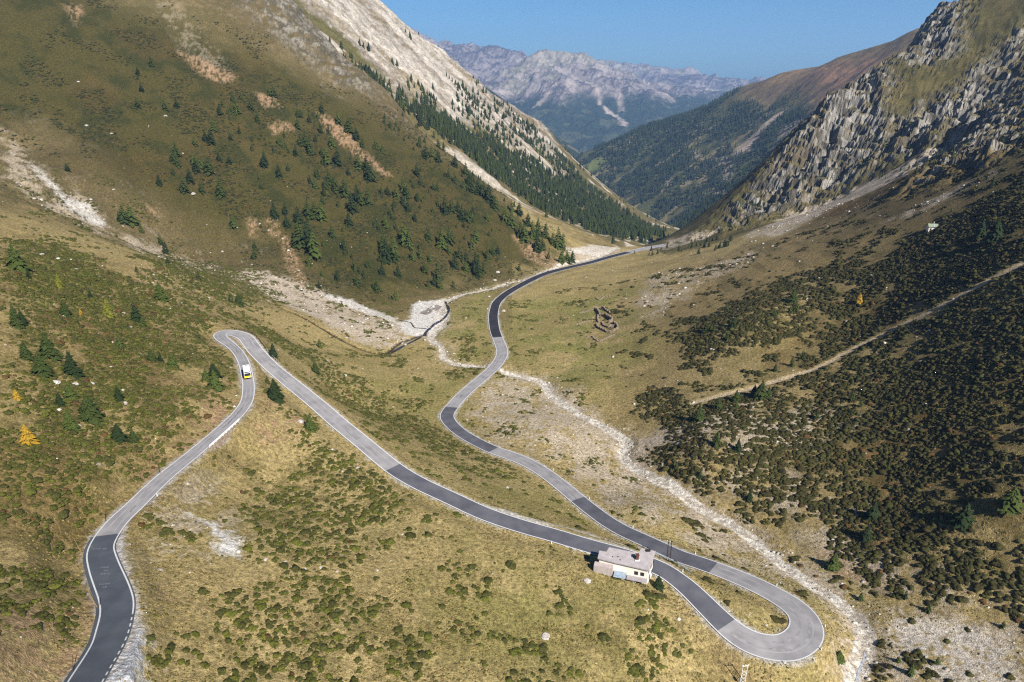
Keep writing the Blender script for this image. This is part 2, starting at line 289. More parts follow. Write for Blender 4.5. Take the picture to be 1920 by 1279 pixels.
def beside(u, v, off): i = road_at(u, v); t = RL[min(i + 1, len(RL) - 1), :2] - RL[i - 1, :2]; t = t / np.linalg.norm(t); return RL[i, 0] + t[1] * off, RL[i, 1] - t[0] * off
PITS = [beside(395, 825, 6.5) + (4.5, 2.2), beside(408, 813, 6.5) + (4.0, 1.8)]
def H0(x, y):                            # ground without road or stream beds
    rk = cliff_f(x, y); r = np.hypot(x, y)
    h = F1(x, y)
    h = h + fbm(x, y, 60, 5, 11) * (1.2 + 2.2 * sstep(350, 700, r)) + fbm(x, y, 9, 3, 12) * .35
    q = x * .55 + y * .35; p_ = -x * .62 + y * .8                    # ribs run down the slope
    rb = ridged(p_ + fbm(x, y, 55, 4, 31) * 30, q * .55, 46, 5, 41, .62)
    h = h + rk * (rb * 22 - 2) + rk * ridged(x + fbm(x, y, 20, 2, 46) * 8, y, 19, 4, 45, .75) * 9 + rk * fbm(x, y, 5, 3, 47, .7) * 2.6
    t_ = (h + .35 * x + fbm(x, y, 30, 3, 61) * 8) / 11; ft = np.floor(t_); h = h + rk * 11 * .62 * (ft + sstep(.35, .75, t_ - ft) - t_)
    h = h + spur_f(x, y) * (fbm(p_ * 1.0 + x * 1.2, q * .25, 34, 4, 51) * 3.0 + fbm(x, y, 7, 3, 52) * .55)
    return h
def Hn(x, y):                            # finished near ground
    h = H0(x, y)
    dr = at_edge(RD, x, y); rz = RZ(x, y)
    e = dr - .45
    cut = np.where(h > rz, sstep(0, 9, e), sstep(0, 6, e))
    near = dr < 25
    h = np.where(near, np.where(e <= 0, rz - .12, mix(rz - .12, h, cut)), h)
    ds = at_edge(SD, x, y); wob = fbm(x, y, 7, 2, 71) * 1.2
    h = h - np.where(ds < 15, (1 - sstep(-1.5, 4.5, ds + wob)) * 1.2 * (dr > 2), 0)
    dd = at_edge(DD, x, y)
    h = h - np.where(dd < 7, (1 - sstep(-1, 2.5, dd)) * 1.3 * (dr > 2), 0)
    dt = at_edge(TD, x, y)
    lf = lay_f(x, y) * (dr < 12) * (dr > .45); h = mix(h, rz - .13 - np.clip(dr, 0, 9) * .05, sstep(.3, .8, lf))
    for cx, cy, s_, a_ in PITS: h = h - a_ * np.exp(-((x - cx) ** 2 + (y - cy) ** 2) / s_ ** 2) * (dr > .8)
    return h - np.where(dt < 7, (1 - sstep(-.8, 1.6, dt)) * .35, 0)

HF = Field(-420, 420, 40, 760, 2.0); HF.a = Hn(*HF.grid())
def foot(uv):                            # where one or more sightings meet the finished near ground
    W = cast(uv, HF, 60, 1300, 260); D_ = W / np.linalg.norm(W, axis=1, keepdims=True); t = np.linalg.norm(W, axis=1); lo, hi = t * .97, t * 1.03
    for _ in range(14):
        m_ = (lo + hi) / 2; b_ = D_[:, 2] * m_ < Hn(D_[:, 0] * m_, D_[:, 1] * m_); hi = np.where(b_, m_, hi); lo = np.where(b_, lo, m_)
    return D_ * hi[:, None]

# ------------------------------------------------------------------ materials and mesh writing
def srgb(r, g, b, f=.55):
    return np.array([((c / 255 + .055) / 1.055) ** 2.4 if c > 10 else c / 255 / 12.92 for c in (r, g, b)]) * f
def new_mat(name, rough=.9, col=None, metal=0.0, spec=.2):
    m = bpy.data.materials.new(name); m.use_nodes = True; b = m.node_tree.nodes['Principled BSDF']
    b.inputs['Roughness'].default_value = rough; b.inputs['Metallic'].default_value = metal; b.inputs['Specular IOR Level'].default_value = spec
    if col is not None: b.inputs['Base Color'].default_value = (*col, 1)
    return m
def noise_mat(name, c1, c2, scale, rough=.85, bump=.3, bdist=.05, detail=4, spec=.2, metal=0.0, coords='Object'):
    m = new_mat(name, rough, c1, metal, spec); n = m.node_tree.nodes; l = m.node_tree.links; b = n['Principled BSDF']
    tc = n.new('ShaderNodeTexCoord'); tx = n.new('ShaderNodeTexNoise'); tx.inputs['Scale'].default_value = scale; tx.inputs['Detail'].default_value = detail
    l.new(tc.outputs[coords], tx.inputs['Vector'])
    rp = n.new('ShaderNodeValToRGB'); rp.color_ramp.elements[0].position = .33; rp.color_ramp.elements[1].position = .67
    rp.color_ramp.elements[0].color = (*c1, 1); rp.color_ramp.elements[1].color = (*c2, 1)
    l.new(tx.outputs['Fac'], rp.inputs[0]); l.new(rp.outputs[0], b.inputs['Base Color'])
    bp = n.new('ShaderNodeBump'); bp.inputs['Strength'].default_value = bump; bp.inputs['Distance'].default_value = bdist
    l.new(tx.outputs['Fac'], bp.inputs['Height']); l.new(bp.outputs[0], b.inputs['Normal'])
    return m
def ground_mat(name, scales, bump=.5, bdist=.3, contrast=.45):   # colour comes from the surveyed ground cover; the fine grain is noise
    m = new_mat(name, .95, None, 0, .1); n = m.node_tree.nodes; l = m.node_tree.links; b = n['Principled BSDF']
    at = n.new('ShaderNodeAttribute'); at.attribute_name = 'cover'
    geo = n.new('ShaderNodeNewGeometry'); prev = None; hs = None
    for i, s in enumerate(scales):
        tx = n.new('ShaderNodeTexNoise'); tx.inputs['Scale'].default_value = s; tx.inputs['Detail'].default_value = 3; tx.inputs['Roughness'].default_value = .65
        l.new(geo.outputs['Position'], tx.inputs['Vector'])
        mr = n.new('ShaderNodeMapRange'); mr.inputs['From Min'].default_value = .3; mr.inputs['From Max'].default_value = .7
        mr.inputs['To Min'].default_value = 1 - contrast; mr.inputs['To Max'].default_value = 1 + contrast
        l.new(tx.outputs['Fac'], mr.inputs['Value'])
        if prev is None: prev = mr.outputs[0]; hs = tx.outputs['Fac']
        else:
            mm = n.new('ShaderNodeMath'); mm.operation = 'MULTIPLY'; l.new(prev, mm.inputs[0]); l.new(mr.outputs[0], mm.inputs[1]); prev = mm.outputs[0]
            ma = n.new('ShaderNodeMath'); ma.operation = 'ADD'; l.new(hs, ma.inputs[0]); l.new(tx.outputs['Fac'], ma.inputs[1]); hs = ma.outputs[0]
    vm = n.new('ShaderNodeVectorMath'); vm.operation = 'SCALE'; l.new(at.outputs['Color'], vm.inputs[0]); l.new(prev, vm.inputs['Scale'])
    l.new(vm.outputs[0], b.inputs['Base Color'])
    bp = n.new('ShaderNodeBump'); bp.inputs['Strength'].default_value = bump; bp.inputs['Distance'].default_value = bdist
    l.new(hs, bp.inputs['Height']); l.new(bp.outputs[0], b.inputs['Normal'])
    return m
def mesh_np(name, V, Fq, mat, col=None, smooth=True, parent=None, link=True, flat=None):
    me = bpy.data.meshes.new(name); k = Fq.shape[1]
    me.vertices.add(len(V)); me.vertices.foreach_set('co', np.ascontiguousarray(V, dtype=np.float32).ravel())
    me.loops.add(Fq.size); me.loops.foreach_set('vertex_index', np.ascontiguousarray(Fq, dtype=np.int32).ravel())
    me.polygons.add(len(Fq)); me.polygons.foreach_set('loop_start', np.arange(0, Fq.size, k, dtype=np.int32))
    me.polygons.foreach_set('loop_total', np.full(len(Fq), k, dtype=np.int32))
    if smooth: me.polygons.foreach_set('use_smooth', np.ones(len(Fq), dtype=bool))
    if flat is not None: me.polygons.foreach_set('use_smooth', ~(flat.ravel()[Fq[:, 0]]))
    me.update(calc_edges=True)
    if col is not None:
        a = me.attributes.new('cover', 'FLOAT_COLOR', 'POINT')
        a.data.foreach_set('color', np.hstack([col, np.ones((len(col), 1))]).astype(np.float32).ravel())
    if mat is not None: me.materials.append(mat)
    o = bpy.data.objects.new(name, me)
    if link: C.objects.link(o)
    if parent: o.parent = parent
    return o
def grid_faces(nr, nc):
    i = np.arange(nr - 1)[:, None] * nc + np.arange(nc - 1)[None]
    return np.stack([i, i + 1, i + nc + 1, i + nc], -1).reshape(-1, 4)
def polar(az0, az1, nc, rs):
    az = np.linspace(R(az0), R(az1), nc); a, r = np.meshgrid(az, rs); return np.sin(a) * r, np.cos(a) * r
def slope_of(X, Y, Z):                   # steepness of the ground from neighbouring samples
    P = np.stack([X, Y, Z], -1); du = np.gradient(P, axis=1); dv = np.gradient(P, axis=0); nn = np.cross(du, dv)
    nn /= np.linalg.norm(nn, axis=-1, keepdims=True) + 1e-9; return np.where(nn[..., 2:] < 0, -nn, nn)
def tag(o, label=None, cat=None, group=None, kind=None):
    if label: o['label'] = label
    if cat: o['category'] = cat
    if group: o['group'] = group
    if kind: o['kind'] = kind
    return o

# ------------------------------------------------------------------ the near valley
def paint(base, c, m): return base + (c - base) * np.clip(m, 0, 1)[..., None]
rs = np.concatenate([np.geomspace(42, 320, 900, endpoint=False), np.geomspace(320, 1330, 430)])
X, Y = polar(-56, 56, 1500, rs)
inb = (X > HX[0]) & (X < HX[1]); X = np.clip(X, HX[0] + 1, HX[1] - 1)
Z = Hn(X, Y); N = slope_of(X, Y, Z); nz = N[..., 2]
wx = X + fbm(X, Y, 9, 4, 81) * 5; wy = Y + fbm(X, Y, 9, 4, 91) * 5          # outlines fray
n1 = fbm(X, Y, 45, 4, 101); n2 = fbm(X, Y, 6, 4, 102); n3 = fbm(X, Y, 1.3, 3, 103); n4 = fbm(X, Y, 16, 4, 104)
sx_ = (X * .5 + Y * .3)
st = fbm(X * 1.4 - Y * .2, (X + Y) * .25, 9, 4, 105)                           # downslope streaks
tan_, olive, dgreen, rust = srgb(176,156,106), srgb(148,134,82), srgb(88,90,40), srgb(124,88,54)
scree_c, white_c, soil_c, rock_c, dark_c = srgb(200,184,162), srgb(236,232,226), srgb(190,146,108), srgb(150,144,136), srgb(58,50,28)
col = paint(np.broadcast_to(tan_, X.shape + (3,)).copy(), olive, sstep(-.25, .5, n1 + n2 * .5) * .7)
col = paint(col, srgb(132,132,68), green_f(wx, wy) * sstep(-.5, .3, n4 + n2 * .4) * .8)
lm = (X < 0) * sstep(380, 500, np.hypot(X, Y)) * (1 - green_f(X, Y)); col = paint(col, mix(srgb(92,84,50), srgb(126,110,74), sstep(-.35, .4, n2 + n4 * .6)[..., None]), lm * .85)
sp = spur_f(wx + fbm(X, Y, 70, 4, 85) * 45, wy + fbm(X, Y, 70, 4, 95) * 45); sp = sp * sstep(-.1, .5, sp + n2 * .35)
col = paint(col, srgb(80,74,35), sp * .95); col = paint(col, srgb(58,62,27), sp * sstep(-.2, .35, n4 + n1 * .6) * .8)
col = paint(col, srgb(98,80,44), sp * sstep(.05, .45, n1 - n2 * .4) * .4)
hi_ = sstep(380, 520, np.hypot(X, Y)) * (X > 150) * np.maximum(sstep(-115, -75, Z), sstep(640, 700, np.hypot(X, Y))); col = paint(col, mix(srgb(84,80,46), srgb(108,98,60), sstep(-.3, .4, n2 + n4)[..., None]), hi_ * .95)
br = brown_f(wx, wy); col = paint(col, srgb(132,112,76), br * .75 * (X > 0)); col = paint(col, srgb(108,94,64), br * .7 * (X <= 0)); col = paint(col, srgb(98,88,52), br * sstep(0, .5, st) * .7); col = paint(col, srgb(168,156,138), br * (X < 0) * sstep(.25, .5, n2 + n3 * .4) * sstep(.0, .4, n4) * .6)
he = heath_f(wx, wy); col = paint(col, srgb(104,84,46), he * .55); col = paint(col, srgb(72,62,32), he * sstep(-.15, .3, n2 + n4 * .5) * .6); col = paint(col, rust, he * sstep(.15, .5, n1 + n4 * .5) * .6)
bs = brush_f(wx, wy); col = paint(col, srgb(96,88,44), bs * sstep(-.1, .35, n2 + n3 * .5) * .55)
sc = scree_f(wx, wy); col = paint(col, scree_c, np.clip(sc * 1.35, 0, 1) * sstep(-.4, .15, n2 * .8 + n3 * .6 + st * .4 + (sc - .5) * .8))
so = soil_f(X + fbm(X, Y, 4, 3, 111) * 3, Y + fbm(X, Y, 4, 3, 112) * 3); col = paint(col, srgb(182,148,116), so * sstep(-.35, .35, n3 + n2 * .6 + .05) * .8)
wh = white_f(X + fbm(X, Y, 3, 3, 121) * 2.0, Y + fbm(X, Y, 3, 3, 122) * 2.0); col = paint(col, white_c, wh * sstep(-.75, -.2, n3 + n2 * .3 + (wh - .6)) * .95)
lf = lay_f(X + n3 * .8, Y + n3 * .6); col = paint(col, mix(srgb(196,196,198), srgb(150,150,150), sstep(.15, .8, fbm(X, Y * .5, 2.5, 3, 131))[..., None]), sstep(.4, .6, lf))
rk = np.maximum(rock_f(wx, wy) * sstep(.88, .76, nz + n2 * .12 + .12 * n4), sstep(.62, .52, nz + n2 * .05) * (np.hypot(X, Y) > 420))
rkc = mix(srgb(88,84,76), srgb(182,176,166), sstep(-.4, .45, n2 + n3 * .6)[..., None]); rkc = paint(rkc, srgb(118,106,82), sstep(.1, .5, n4) * .8)
col = paint(col, rkc, rk)
ds = at_edge(SD, X, Y) + fbm(X, Y, 6, 3, 71) * 1.1
col = paint(col, mix(srgb(236,228,214), srgb(190,180,166), sstep(-.3, .4, n3)[..., None]), 1 - sstep(.1, .6, ds))
col = paint(col, scree_c, (1 - sstep(1, 7, ds + n2 * 5)) * .4 * sstep(-.2, .2, n3))
dd = at_edge(DD, X, Y); col = paint(col, srgb(66,52,36), 1 - sstep(-.3, .9, dd + n3 * .8))
dt = at_edge(TD, X, Y); col = paint(col, srgb(212,190,156), (1 - sstep(-.4, .5, dt + n3 * .7)) * .95)
dr = at_edge(RD, X, Y); verge = (1 - sstep(.3, 1.9, dr + n3 * .9)) * sstep(-.4, .2, n4 + n2); col = paint(col, srgb(196,188,176), verge * .85)
patch = hash2(np.floor(X / .35).astype(int), np.floor(Y / .35).astype(int), 5)
stony = np.clip(.004 + sc * .10 + rk * 0 + .012 * sstep(.1, .5, n4), 0, 1) * (dr > 1)
col = paint(col, srgb(224,218,208), (patch < stony * .8) * .0)
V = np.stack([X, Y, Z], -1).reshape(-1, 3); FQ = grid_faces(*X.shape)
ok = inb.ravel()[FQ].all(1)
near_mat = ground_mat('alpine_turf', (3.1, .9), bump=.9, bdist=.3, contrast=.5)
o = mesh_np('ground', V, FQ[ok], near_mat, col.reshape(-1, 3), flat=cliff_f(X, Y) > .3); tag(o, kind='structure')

# ------------------------------------------------------------------ the pale mountain and its wooded flank, behind the left spur
K2 = [(1150,470,790),(1130,455,900),(1000,385,1000),(850,260,1000),(700,130,1000),(600,60,950),(1100,430,1050),(920,180,1500),(1050,300,1500),(1150,380,1500),(1210,435,1450),(1000,232,1740),(1050,282,1850),(1090,333,1930),(1140,368,1980),(1190,398,2020),(1240,428,2060),
 (960,205,1640),(880,150,1540),(840,112,1490),(800,86,1450),(770,68,1430),(740,42,1400),(715,10,1370),(690,0,1350),(640,-40,1320),(560,-60,1300),(500,-90,1200),(780,150,1200),(860,200,1280),(680,60,1180),(620,20,1080),(1250,436,1700),(1200,447,1150),(950,330,1150),(720,200,920),(800,290,900),(900,330,930)]
P2 = [pt(*k) for k in K2]
P2 += [(150,2050,-260),(-60,2000,-120),(-350,1900,0),(300,2400,-420),(100,2400,-330),(-300,2300,-200),(600,2500,-620),(-700,1500,150),(-700,1000,100),(450,1500,-330),(300,1100,-270),(600,2000,-470),(-400,700,-60),(-150,750,-190),(0,760,-200)]
E2 = (-800, 900, 640, 2700)
F2 = rbf_field(P2, *E2, 6.0, c=25.0, smooth=.004)
bare2 = poly_field([(1.0,[(540,-120),(700,-20),(810,75),(900,150),(1000,228),(1040,275),(980,262),(900,230),(860,225),(800,205),(745,190),(700,130),(640,70),(560,20)]),
 (.8,[(860,300),(880,306),(920,335),(935,352),(915,345),(880,325),(862,312)]),(.75,[(925,312),(965,335),(1010,358),(1060,390),(1100,425),(1090,430),(1040,395),(985,360),(930,322)]),(.8,[(1035,305),(1060,315),(1090,345),(1080,345),(1045,325)]),
 (.5,[(880,170),(1000,240),(1060,310),(1030,330),(960,280),(900,240)])], F2, soft=16, cell=4, near=700, far=3200, ext=E2)
meadow2 = poly_field([(1.0,[(940,365),(1000,395),(1080,430),(1160,462),(1160,475),(1100,470),(1040,440),(960,385)]),(.9,[(970,320),(1000,335),(1010,360),(985,350)]),(.8,[(760,155),(790,155),(800,190),(770,185),(758,170)])], F2, soft=14, cell=4, near=700, far=3200, ext=E2)
def H2(x, y):
    d_ = x * .2 + y * .98; q = x * .98 - y * .2; b = bare2(x, y)
    h = F2(x, y) + fbm(x, y, 90, 5, 211) * 7 + ridged(d_ + fbm(x, y, 60, 3, 213) * 18, q * .3, 70, 5, 212) * (4 + 9 * b)
    return h + b * (ridged(x, y, 26, 4, 214, .65) * 5 + ridged(d_ + fbm(x, y, 30, 2, 215) * 10, q * .4, 30, 3, 216) * 5)
X, Y = polar(-36, 24, 900, np.geomspace(700, 2650, 620)); inb = (X > E2[0] + 2) & (X < E2[1] - 2) & (Y > E2[2] + 2) & (Y < E2[3] - 2)
X = np.clip(X, E2[0] + 1, E2[1] - 1); Y = np.clip(Y, E2[2] + 1, E2[3] - 1); Z = H2(X, Y); nz = slope_of(X, Y, Z)[..., 2]
d_ = X * .2 + Y * .98; q = X * .98 - Y * .2
n1 = fbm(X, Y, 80, 4, 201); n2 = fbm(X, Y, 12, 4, 202); n3 = fbm(X, Y, 4, 2, 203); st = fbm(d_ + fbm(X, Y, 60, 3, 213) * 18, q * .16, 26, 4, 205)
wx = X + fbm(X, Y, 26, 4, 281) * 14; wy = Y + fbm(X, Y, 26, 4, 291) * 14
col = paint(np.broadcast_to(srgb(104,98,58), X.shape + (3,)).copy(), srgb(136,116,80), sstep(-.2, .5, st + n2 * .4) * .8)
b = bare2(wx, wy); col = paint(col, mix(srgb(142,130,114), srgb(206,196,182), sstep(-.35, .35, st + n2 * .5)[..., None]), b * sstep(-.6, -.1, st + n1 * .3 + (b - .5)))
col = paint(col, srgb(128,112,78), b * sstep(.0, .3, fbm(d_, q * .12, 34, 3, 209) + n2 * .2) * .75)
col = paint(col, srgb(206,196,182), (1 - b) * sstep(.28, .42, st + n2 * .5) * .8)
col = paint(col, srgb(150,132,84), meadow2(wx, wy) * .9)
col = paint(col, srgb(180,172,160), sstep(.66, .54, nz + n2 * .05) * .8)
V = np.stack([X, Y, Z], -1).reshape(-1, 3); FQ = grid_faces(*X.shape)
far_mat = ground_mat('mountain_ground', (.5, .12), bump=.5, bdist=1.0, contrast=.3)
tag(mesh_np('mountain', V, FQ[inb.ravel()[FQ].all(1)], far_mat, col.reshape(-1, 3), flat=b > .4), kind='structure')

# ------------------------------------------------------------------ the wooded slope and the brown ridge on the right
K3 = [(1080,302,3200),(1150,266,3200),(1190,245,3150),(1240,228,3100),(1285,210,3050),(1330,194,3000),(1370,176,2950),(1410,162,2900),(1450,146,2800),(1480,137,2700),(1520,128,2600),(1560,119,2500),(1590,104,2400),(1620,97,2350),(1660,84,2280),(1700,65,2200),(1730,50,2150),(1760,40,2100),
 (1240,425,2250),(1180,395,2500),(1140,350,2850),(1100,315,3100),(1300,300,2500),(1300,380,2250),(1400,250,2400),(1400,330,2150),(1370,400,1900),(1500,200,2250),(1250,260,2850),(1480,300,1950),(1560,200,2000),(1640,130,2000),(1700,120,1850),(1600,300,1700),(1320,440,1750),(1240,440,1950)]
P3 = [pt(*k) for k in K3]
P3 += [(300,3700,-560),(700,3700,-480),(1000,3600,-250),(1300,3200,-100),(1500,2600,60),(1600,2200,130),(1700,1700,200),(200,3300,-560),(200,2700,-600),(350,2300,-560),(1100,1500,0),(900,1400,-150),(500,1500,-420),(1400,3600,-300),(2000,3000,-100)]
E3 = (150, 2000, 1400, 3800)
F3 = rbf_field(P3, *E3, 10.0, c=40.0, smooth=.003)
brown3 = poly_field([[(1385,176),(1410,158),(1480,132),(1560,112),(1640,85),(1720,45),(1800,30),(1760,100),(1690,150),(1620,165),(1560,190),(1520,180),(1475,190),(1430,200),(1390,195),(1370,190)]], F3, soft=60, cell=8, near=1500, far=4500, ext=E3)
red3 = poly_field([[(1500,150),(1560,128),(1640,100),(1690,90),(1660,140),(1600,170),(1560,215),(1530,250),(1515,210),(1530,180)]], F3, soft=40, cell=8, near=1500, far=4500, ext=E3)
slide3 = poly_field([(1.0,[(1300,282),(1308,284),(1312,300),(1302,300)]),(.8,[(1250,340),(1258,342),(1256,352),(1248,350)]),(1.0,[(1470,208),(1474,212),(1430,250),(1400,290),(1380,300),(1376,290),(1410,262),(1440,230)]),(1.0,[(1385,282),(1410,272),(1408,290),(1388,300)]),(.9,[(1340,292),(1360,300),(1368,318),(1345,312)]),(.8,[(1358,310),(1372,315),(1366,345),(1356,350)]),
 (.7,[(1445,210),(1452,214),(1400,245),(1392,250)]),(.7,[(1470,240),(1500,225),(1505,235),(1470,265),(1455,268)]),(.9,[(1330,362),(1362,358),(1362,370),(1332,374)])], F3, soft=12, cell=5, near=1500, far=4500, ext=E3)
clear3 = poly_field([[(1090,318),(1105,311),(1128,303),(1136,306),(1125,312),(1130,322),(1110,327)]], F3, soft=14, cell=5, near=1500, far=4500, ext=E3)
def H3(x, y):
    rd = red3(x, y)
    return F3(x, y) + fbm(x, y, 260, 5, 311) * 22 + ridged(x * .3 + y * .95, x * .3 - y * .1, 150, 5, 312) * (10 + 16 * rd)
X, Y = polar(3, 46, 760, np.geomspace(1500, 3800, 520)); inb = (X > E3[0] + 2) & (X < E3[1] - 2) & (Y > E3[2] + 2) & (Y < E3[3] - 2)
X = np.clip(X, E3[0] + 1, E3[1] - 1); Y = np.clip(Y, E3[2] + 1, E3[3] - 1); Z = H3(X, Y); nz = slope_of(X, Y, Z)[..., 2]
wx = X + fbm(X, Y, 40, 4, 381) * 16; wy = Y + fbm(X, Y, 40, 4, 391) * 16; n1 = fbm(X, Y, 120, 4, 301); n2 = fbm(X, Y, 22, 4, 302)
col = paint(np.broadcast_to(srgb(96,98,56), X.shape + (3,)).copy(), srgb(158,142,100), sstep(.0, .45, n1 + n2))
col = paint(col, mix(srgb(122,104,66), srgb(148,122,84), sstep(-.3, .4, n1 + n2 * .5)[..., None]), brown3(wx, wy))
col = paint(col, mix(srgb(112,84,64), srgb(158,116,88), sstep(-.3, .3, n2)[..., None]), red3(wx, wy) * .6)
col = paint(col, srgb(206,184,160), slide3(X + fbm(X, Y, 14, 3, 383) * 7, Y + fbm(X, Y, 14, 3, 384) * 7)); col = paint(col, srgb(134,140,70), clear3(wx, wy))
col = paint(col, srgb(150,140,128), sstep(.66, .55, nz + n2 * .05) * .8)
V = np.stack([X, Y, Z], -1).reshape(-1, 3); FQ = grid_faces(*X.shape)
tag(mesh_np('hill', V, FQ[inb.ravel()[FQ].all(1)], far_mat, col.reshape(-1, 3)), kind='structure')

# ------------------------------------------------------------------ dark foothill and the far range
K5 = [(880,150,4300),(960,203,4300),(1020,244,4250),(1060,272,4200),(1100,298,4100),(1140,330,3950),(900,260,3600),(1000,310,3500),(1090,345,3500)]
P5 = [pt(*k) for k in K5] + [(-700,5200,-300),(-200,5200,-500),(300,5200,-850),(700,4800,-900),(-900,3500,-200),(800,3500,-700)]
E5 = (-1000, 1200, 3300, 5400); F5 = rbf_field(P5, *E5, 25.0, c=60, smooth=.003)
def H5(x, y): return F5(x, y) + fbm(x, y, 300, 5, 511) * 20
X, Y = polar(-13, 14, 300, np.geomspace(3420, 5300, 160)); Z = H5(X, Y) + hash2(np.arange(X.size).reshape(X.shape), np.zeros(X.shape, int), 9) * 7
n2 = fbm(X, Y, 60, 4, 502); col = paint(np.broadcast_to(srgb(52,62,40), X.shape + (3,)).copy(), srgb(120,112,84), sstep(.25, .45, n2))
tag(mesh_np('hill', np.stack([X, Y, Z], -1).reshape(-1, 3), grid_faces(*X.shape), far_mat, col.reshape(-1, 3)), kind='structure')
K4 = [(1015,107,8000),(1040,113,8000),(1060,119,8000),(1085,116,8050),(1110,124,8200),(1140,140,8100),(1170,158,8000),(1210,178,7800),(1290,192,7800),(985,122,7900),(960,146,7600),(1000,200,6700),(1100,200,6800),(1200,240,6500),(1090,282,5900),(1150,262,5900),(1000,262,6000),(1300,226,6800),(1250,212,7000),(1100,160,7400),(1030,150,7300),
 (808,88,9500),(830,92,9500),(850,97,9500),(868,94,9500),(885,101,9500),(905,100,9500),(920,92,9500),(935,99,9500),(950,104,9400),(985,113,9300),(870,150,8800),(800,150,8500),(940,165,8200),(760,70,9500),(700,60,9500),
 (1120,128,11500),(1150,130,11000),(1175,136,11000),(1200,139,11000),(1225,135,11000),(1250,134,11000),(1275,141,11000),(1300,136,11000),(1320,141,11000),(1340,147,11000),(1380,155,11000),(1415,160,11000),(1500,170,11000),(1300,172,9800),(1400,190,9000),(1230,165,9600),(1500,230,7500),(1400,230,7000)]
P4 = [pt(*k) for k in K4] + [(-2500,9500,300),(-1500,11000,0),(0,11200,-300),(1200,10200,-500),(2500,13500,-500),(5500,12500,-200),(-1500,7000,-400),(-2500,7000,-200),(0,5200,-850),(1000,5000,-900),(2500,5200,-800),(4500,7000,-300),(-3000,13000,-200),(500,14000,-600)]
E4 = (-3500, 6500, 4700, 14500); F4 = rbf_field(P4, *E4, 50.0, c=120, smooth=.002)
def H4(x, y):
    m = sstep(-700, -100, F4(x, y))
    return F4(x, y) + (ridged(x, y, 900, 6, 411, .6) + .1) * (70 + 110 * m) + fbm(x, y, 260, 4, 412) * 18
def rays4(P): return [(u, v) for u, v in P]
slide4 = poly_field([(1.0,[(1106,165),(1110,166),(1138,205),(1166,226),(1180,250),(1172,250),(1155,228),(1130,210)]),(.8,[(1050,168),(1054,169),(1020,200),(995,208),(1030,185)]),(.7,[(1150,175),(1160,180),(1170,215),(1160,212)]),(.7,[(1022,145),(1028,148),(975,180),(962,195),(990,165)]),
  (.6,[(1230,190),(1262,200),(1262,206),(1225,198)])], F4, soft=16, cell=10, near=4800, far=14000, ext=E4)
X, Y = polar(-24, 28, 900, np.concatenate([np.geomspace(4900, 12500, 520)])); inb = (Y > 4750) & (Y < 14400); Z = H4(X, Y); nz = slope_of(X, Y, Z)[..., 2]
n1 = fbm(X, Y, 700, 5, 401); n2 = fbm(X, Y, 120, 4, 402); wx = X + fbm(X, Y, 120, 4, 481) * 45; wy = Y + fbm(X, Y, 120, 4, 482) * 45
up = sstep(-330, -190, Z + n1 * 130 + n2 * 60)
col = paint(np.broadcast_to(srgb(44,58,34), X.shape + (3,)).copy(), srgb(92,96,64), sstep(.2, .45, n2 + n1 * .4) * .6)
rock4 = mix(srgb(88,80,78), srgb(142,132,126), sstep(-.3, .4, n2 + n1)[..., None]); col = paint(col, rock4, up); col = paint(col, srgb(150,150,110), up * sstep(.1, .4, n1 - n2 * .5) * .4)
col = paint(col, srgb(206,190,176), sstep(.8, .68, nz + n2 * .05) * up * .35); col = paint(col, srgb(196,178,164), slide4(wx, wy) * .75)
V = np.stack([X, Y, Z], -1).reshape(-1, 3); FQ = grid_faces(*X.shape)
range_mat = ground_mat('range_ground', (.02, .006), bump=.6, bdist=12.0, contrast=.25)
tag(mesh_np('mountain_range', V, FQ[inb.ravel()[FQ].all(1)], range_mat, col.reshape(-1, 3)), kind='structure')

# ------------------------------------------------------------------ the air between here and the far range
def box_obj(name, lo, hi, mat):
    lo, hi = np.array(lo, float), np.array(hi, float)
    V = np.array([[(lo, hi)[i][0], (lo, hi)[j][1], (lo, hi)[k][2]] for k in (0, 1) for j in (0, 1) for i in (0, 1)])
    return mesh_np(name, V, np.array([[0, 2, 3, 1], [4, 5, 7, 6], [0, 1, 5, 4], [2, 6, 7, 3], [0, 4, 6, 2], [1, 3, 7, 5]]), mat, smooth=False)
haze_top = 40 + max(v.co.z for o in C.objects if o.type == 'MESH' for v in o.data.vertices if v.co.z > 200) ; print('haze top', haze_top)
hm = bpy.data.materials.new('haze_air'); hm.use_nodes = True; hn = hm.node_tree.nodes; hn.remove(hn['Principled BSDF'])
pv = hn.new('ShaderNodeVolumePrincipled'); pv.inputs['Color'].default_value = (.33, .54, .95, 1); pv.inputs['Density'].default_value = 6.5e-5; pv.inputs['Anisotropy'].default_value = .1
hm.node_tree.links.new(pv.outputs[0], hn['Material Output'].inputs['Volume'])
tag(box_obj('haze', (-7000, -400, -1400), (8000, 14600, haze_top), hm), kind='stuff')

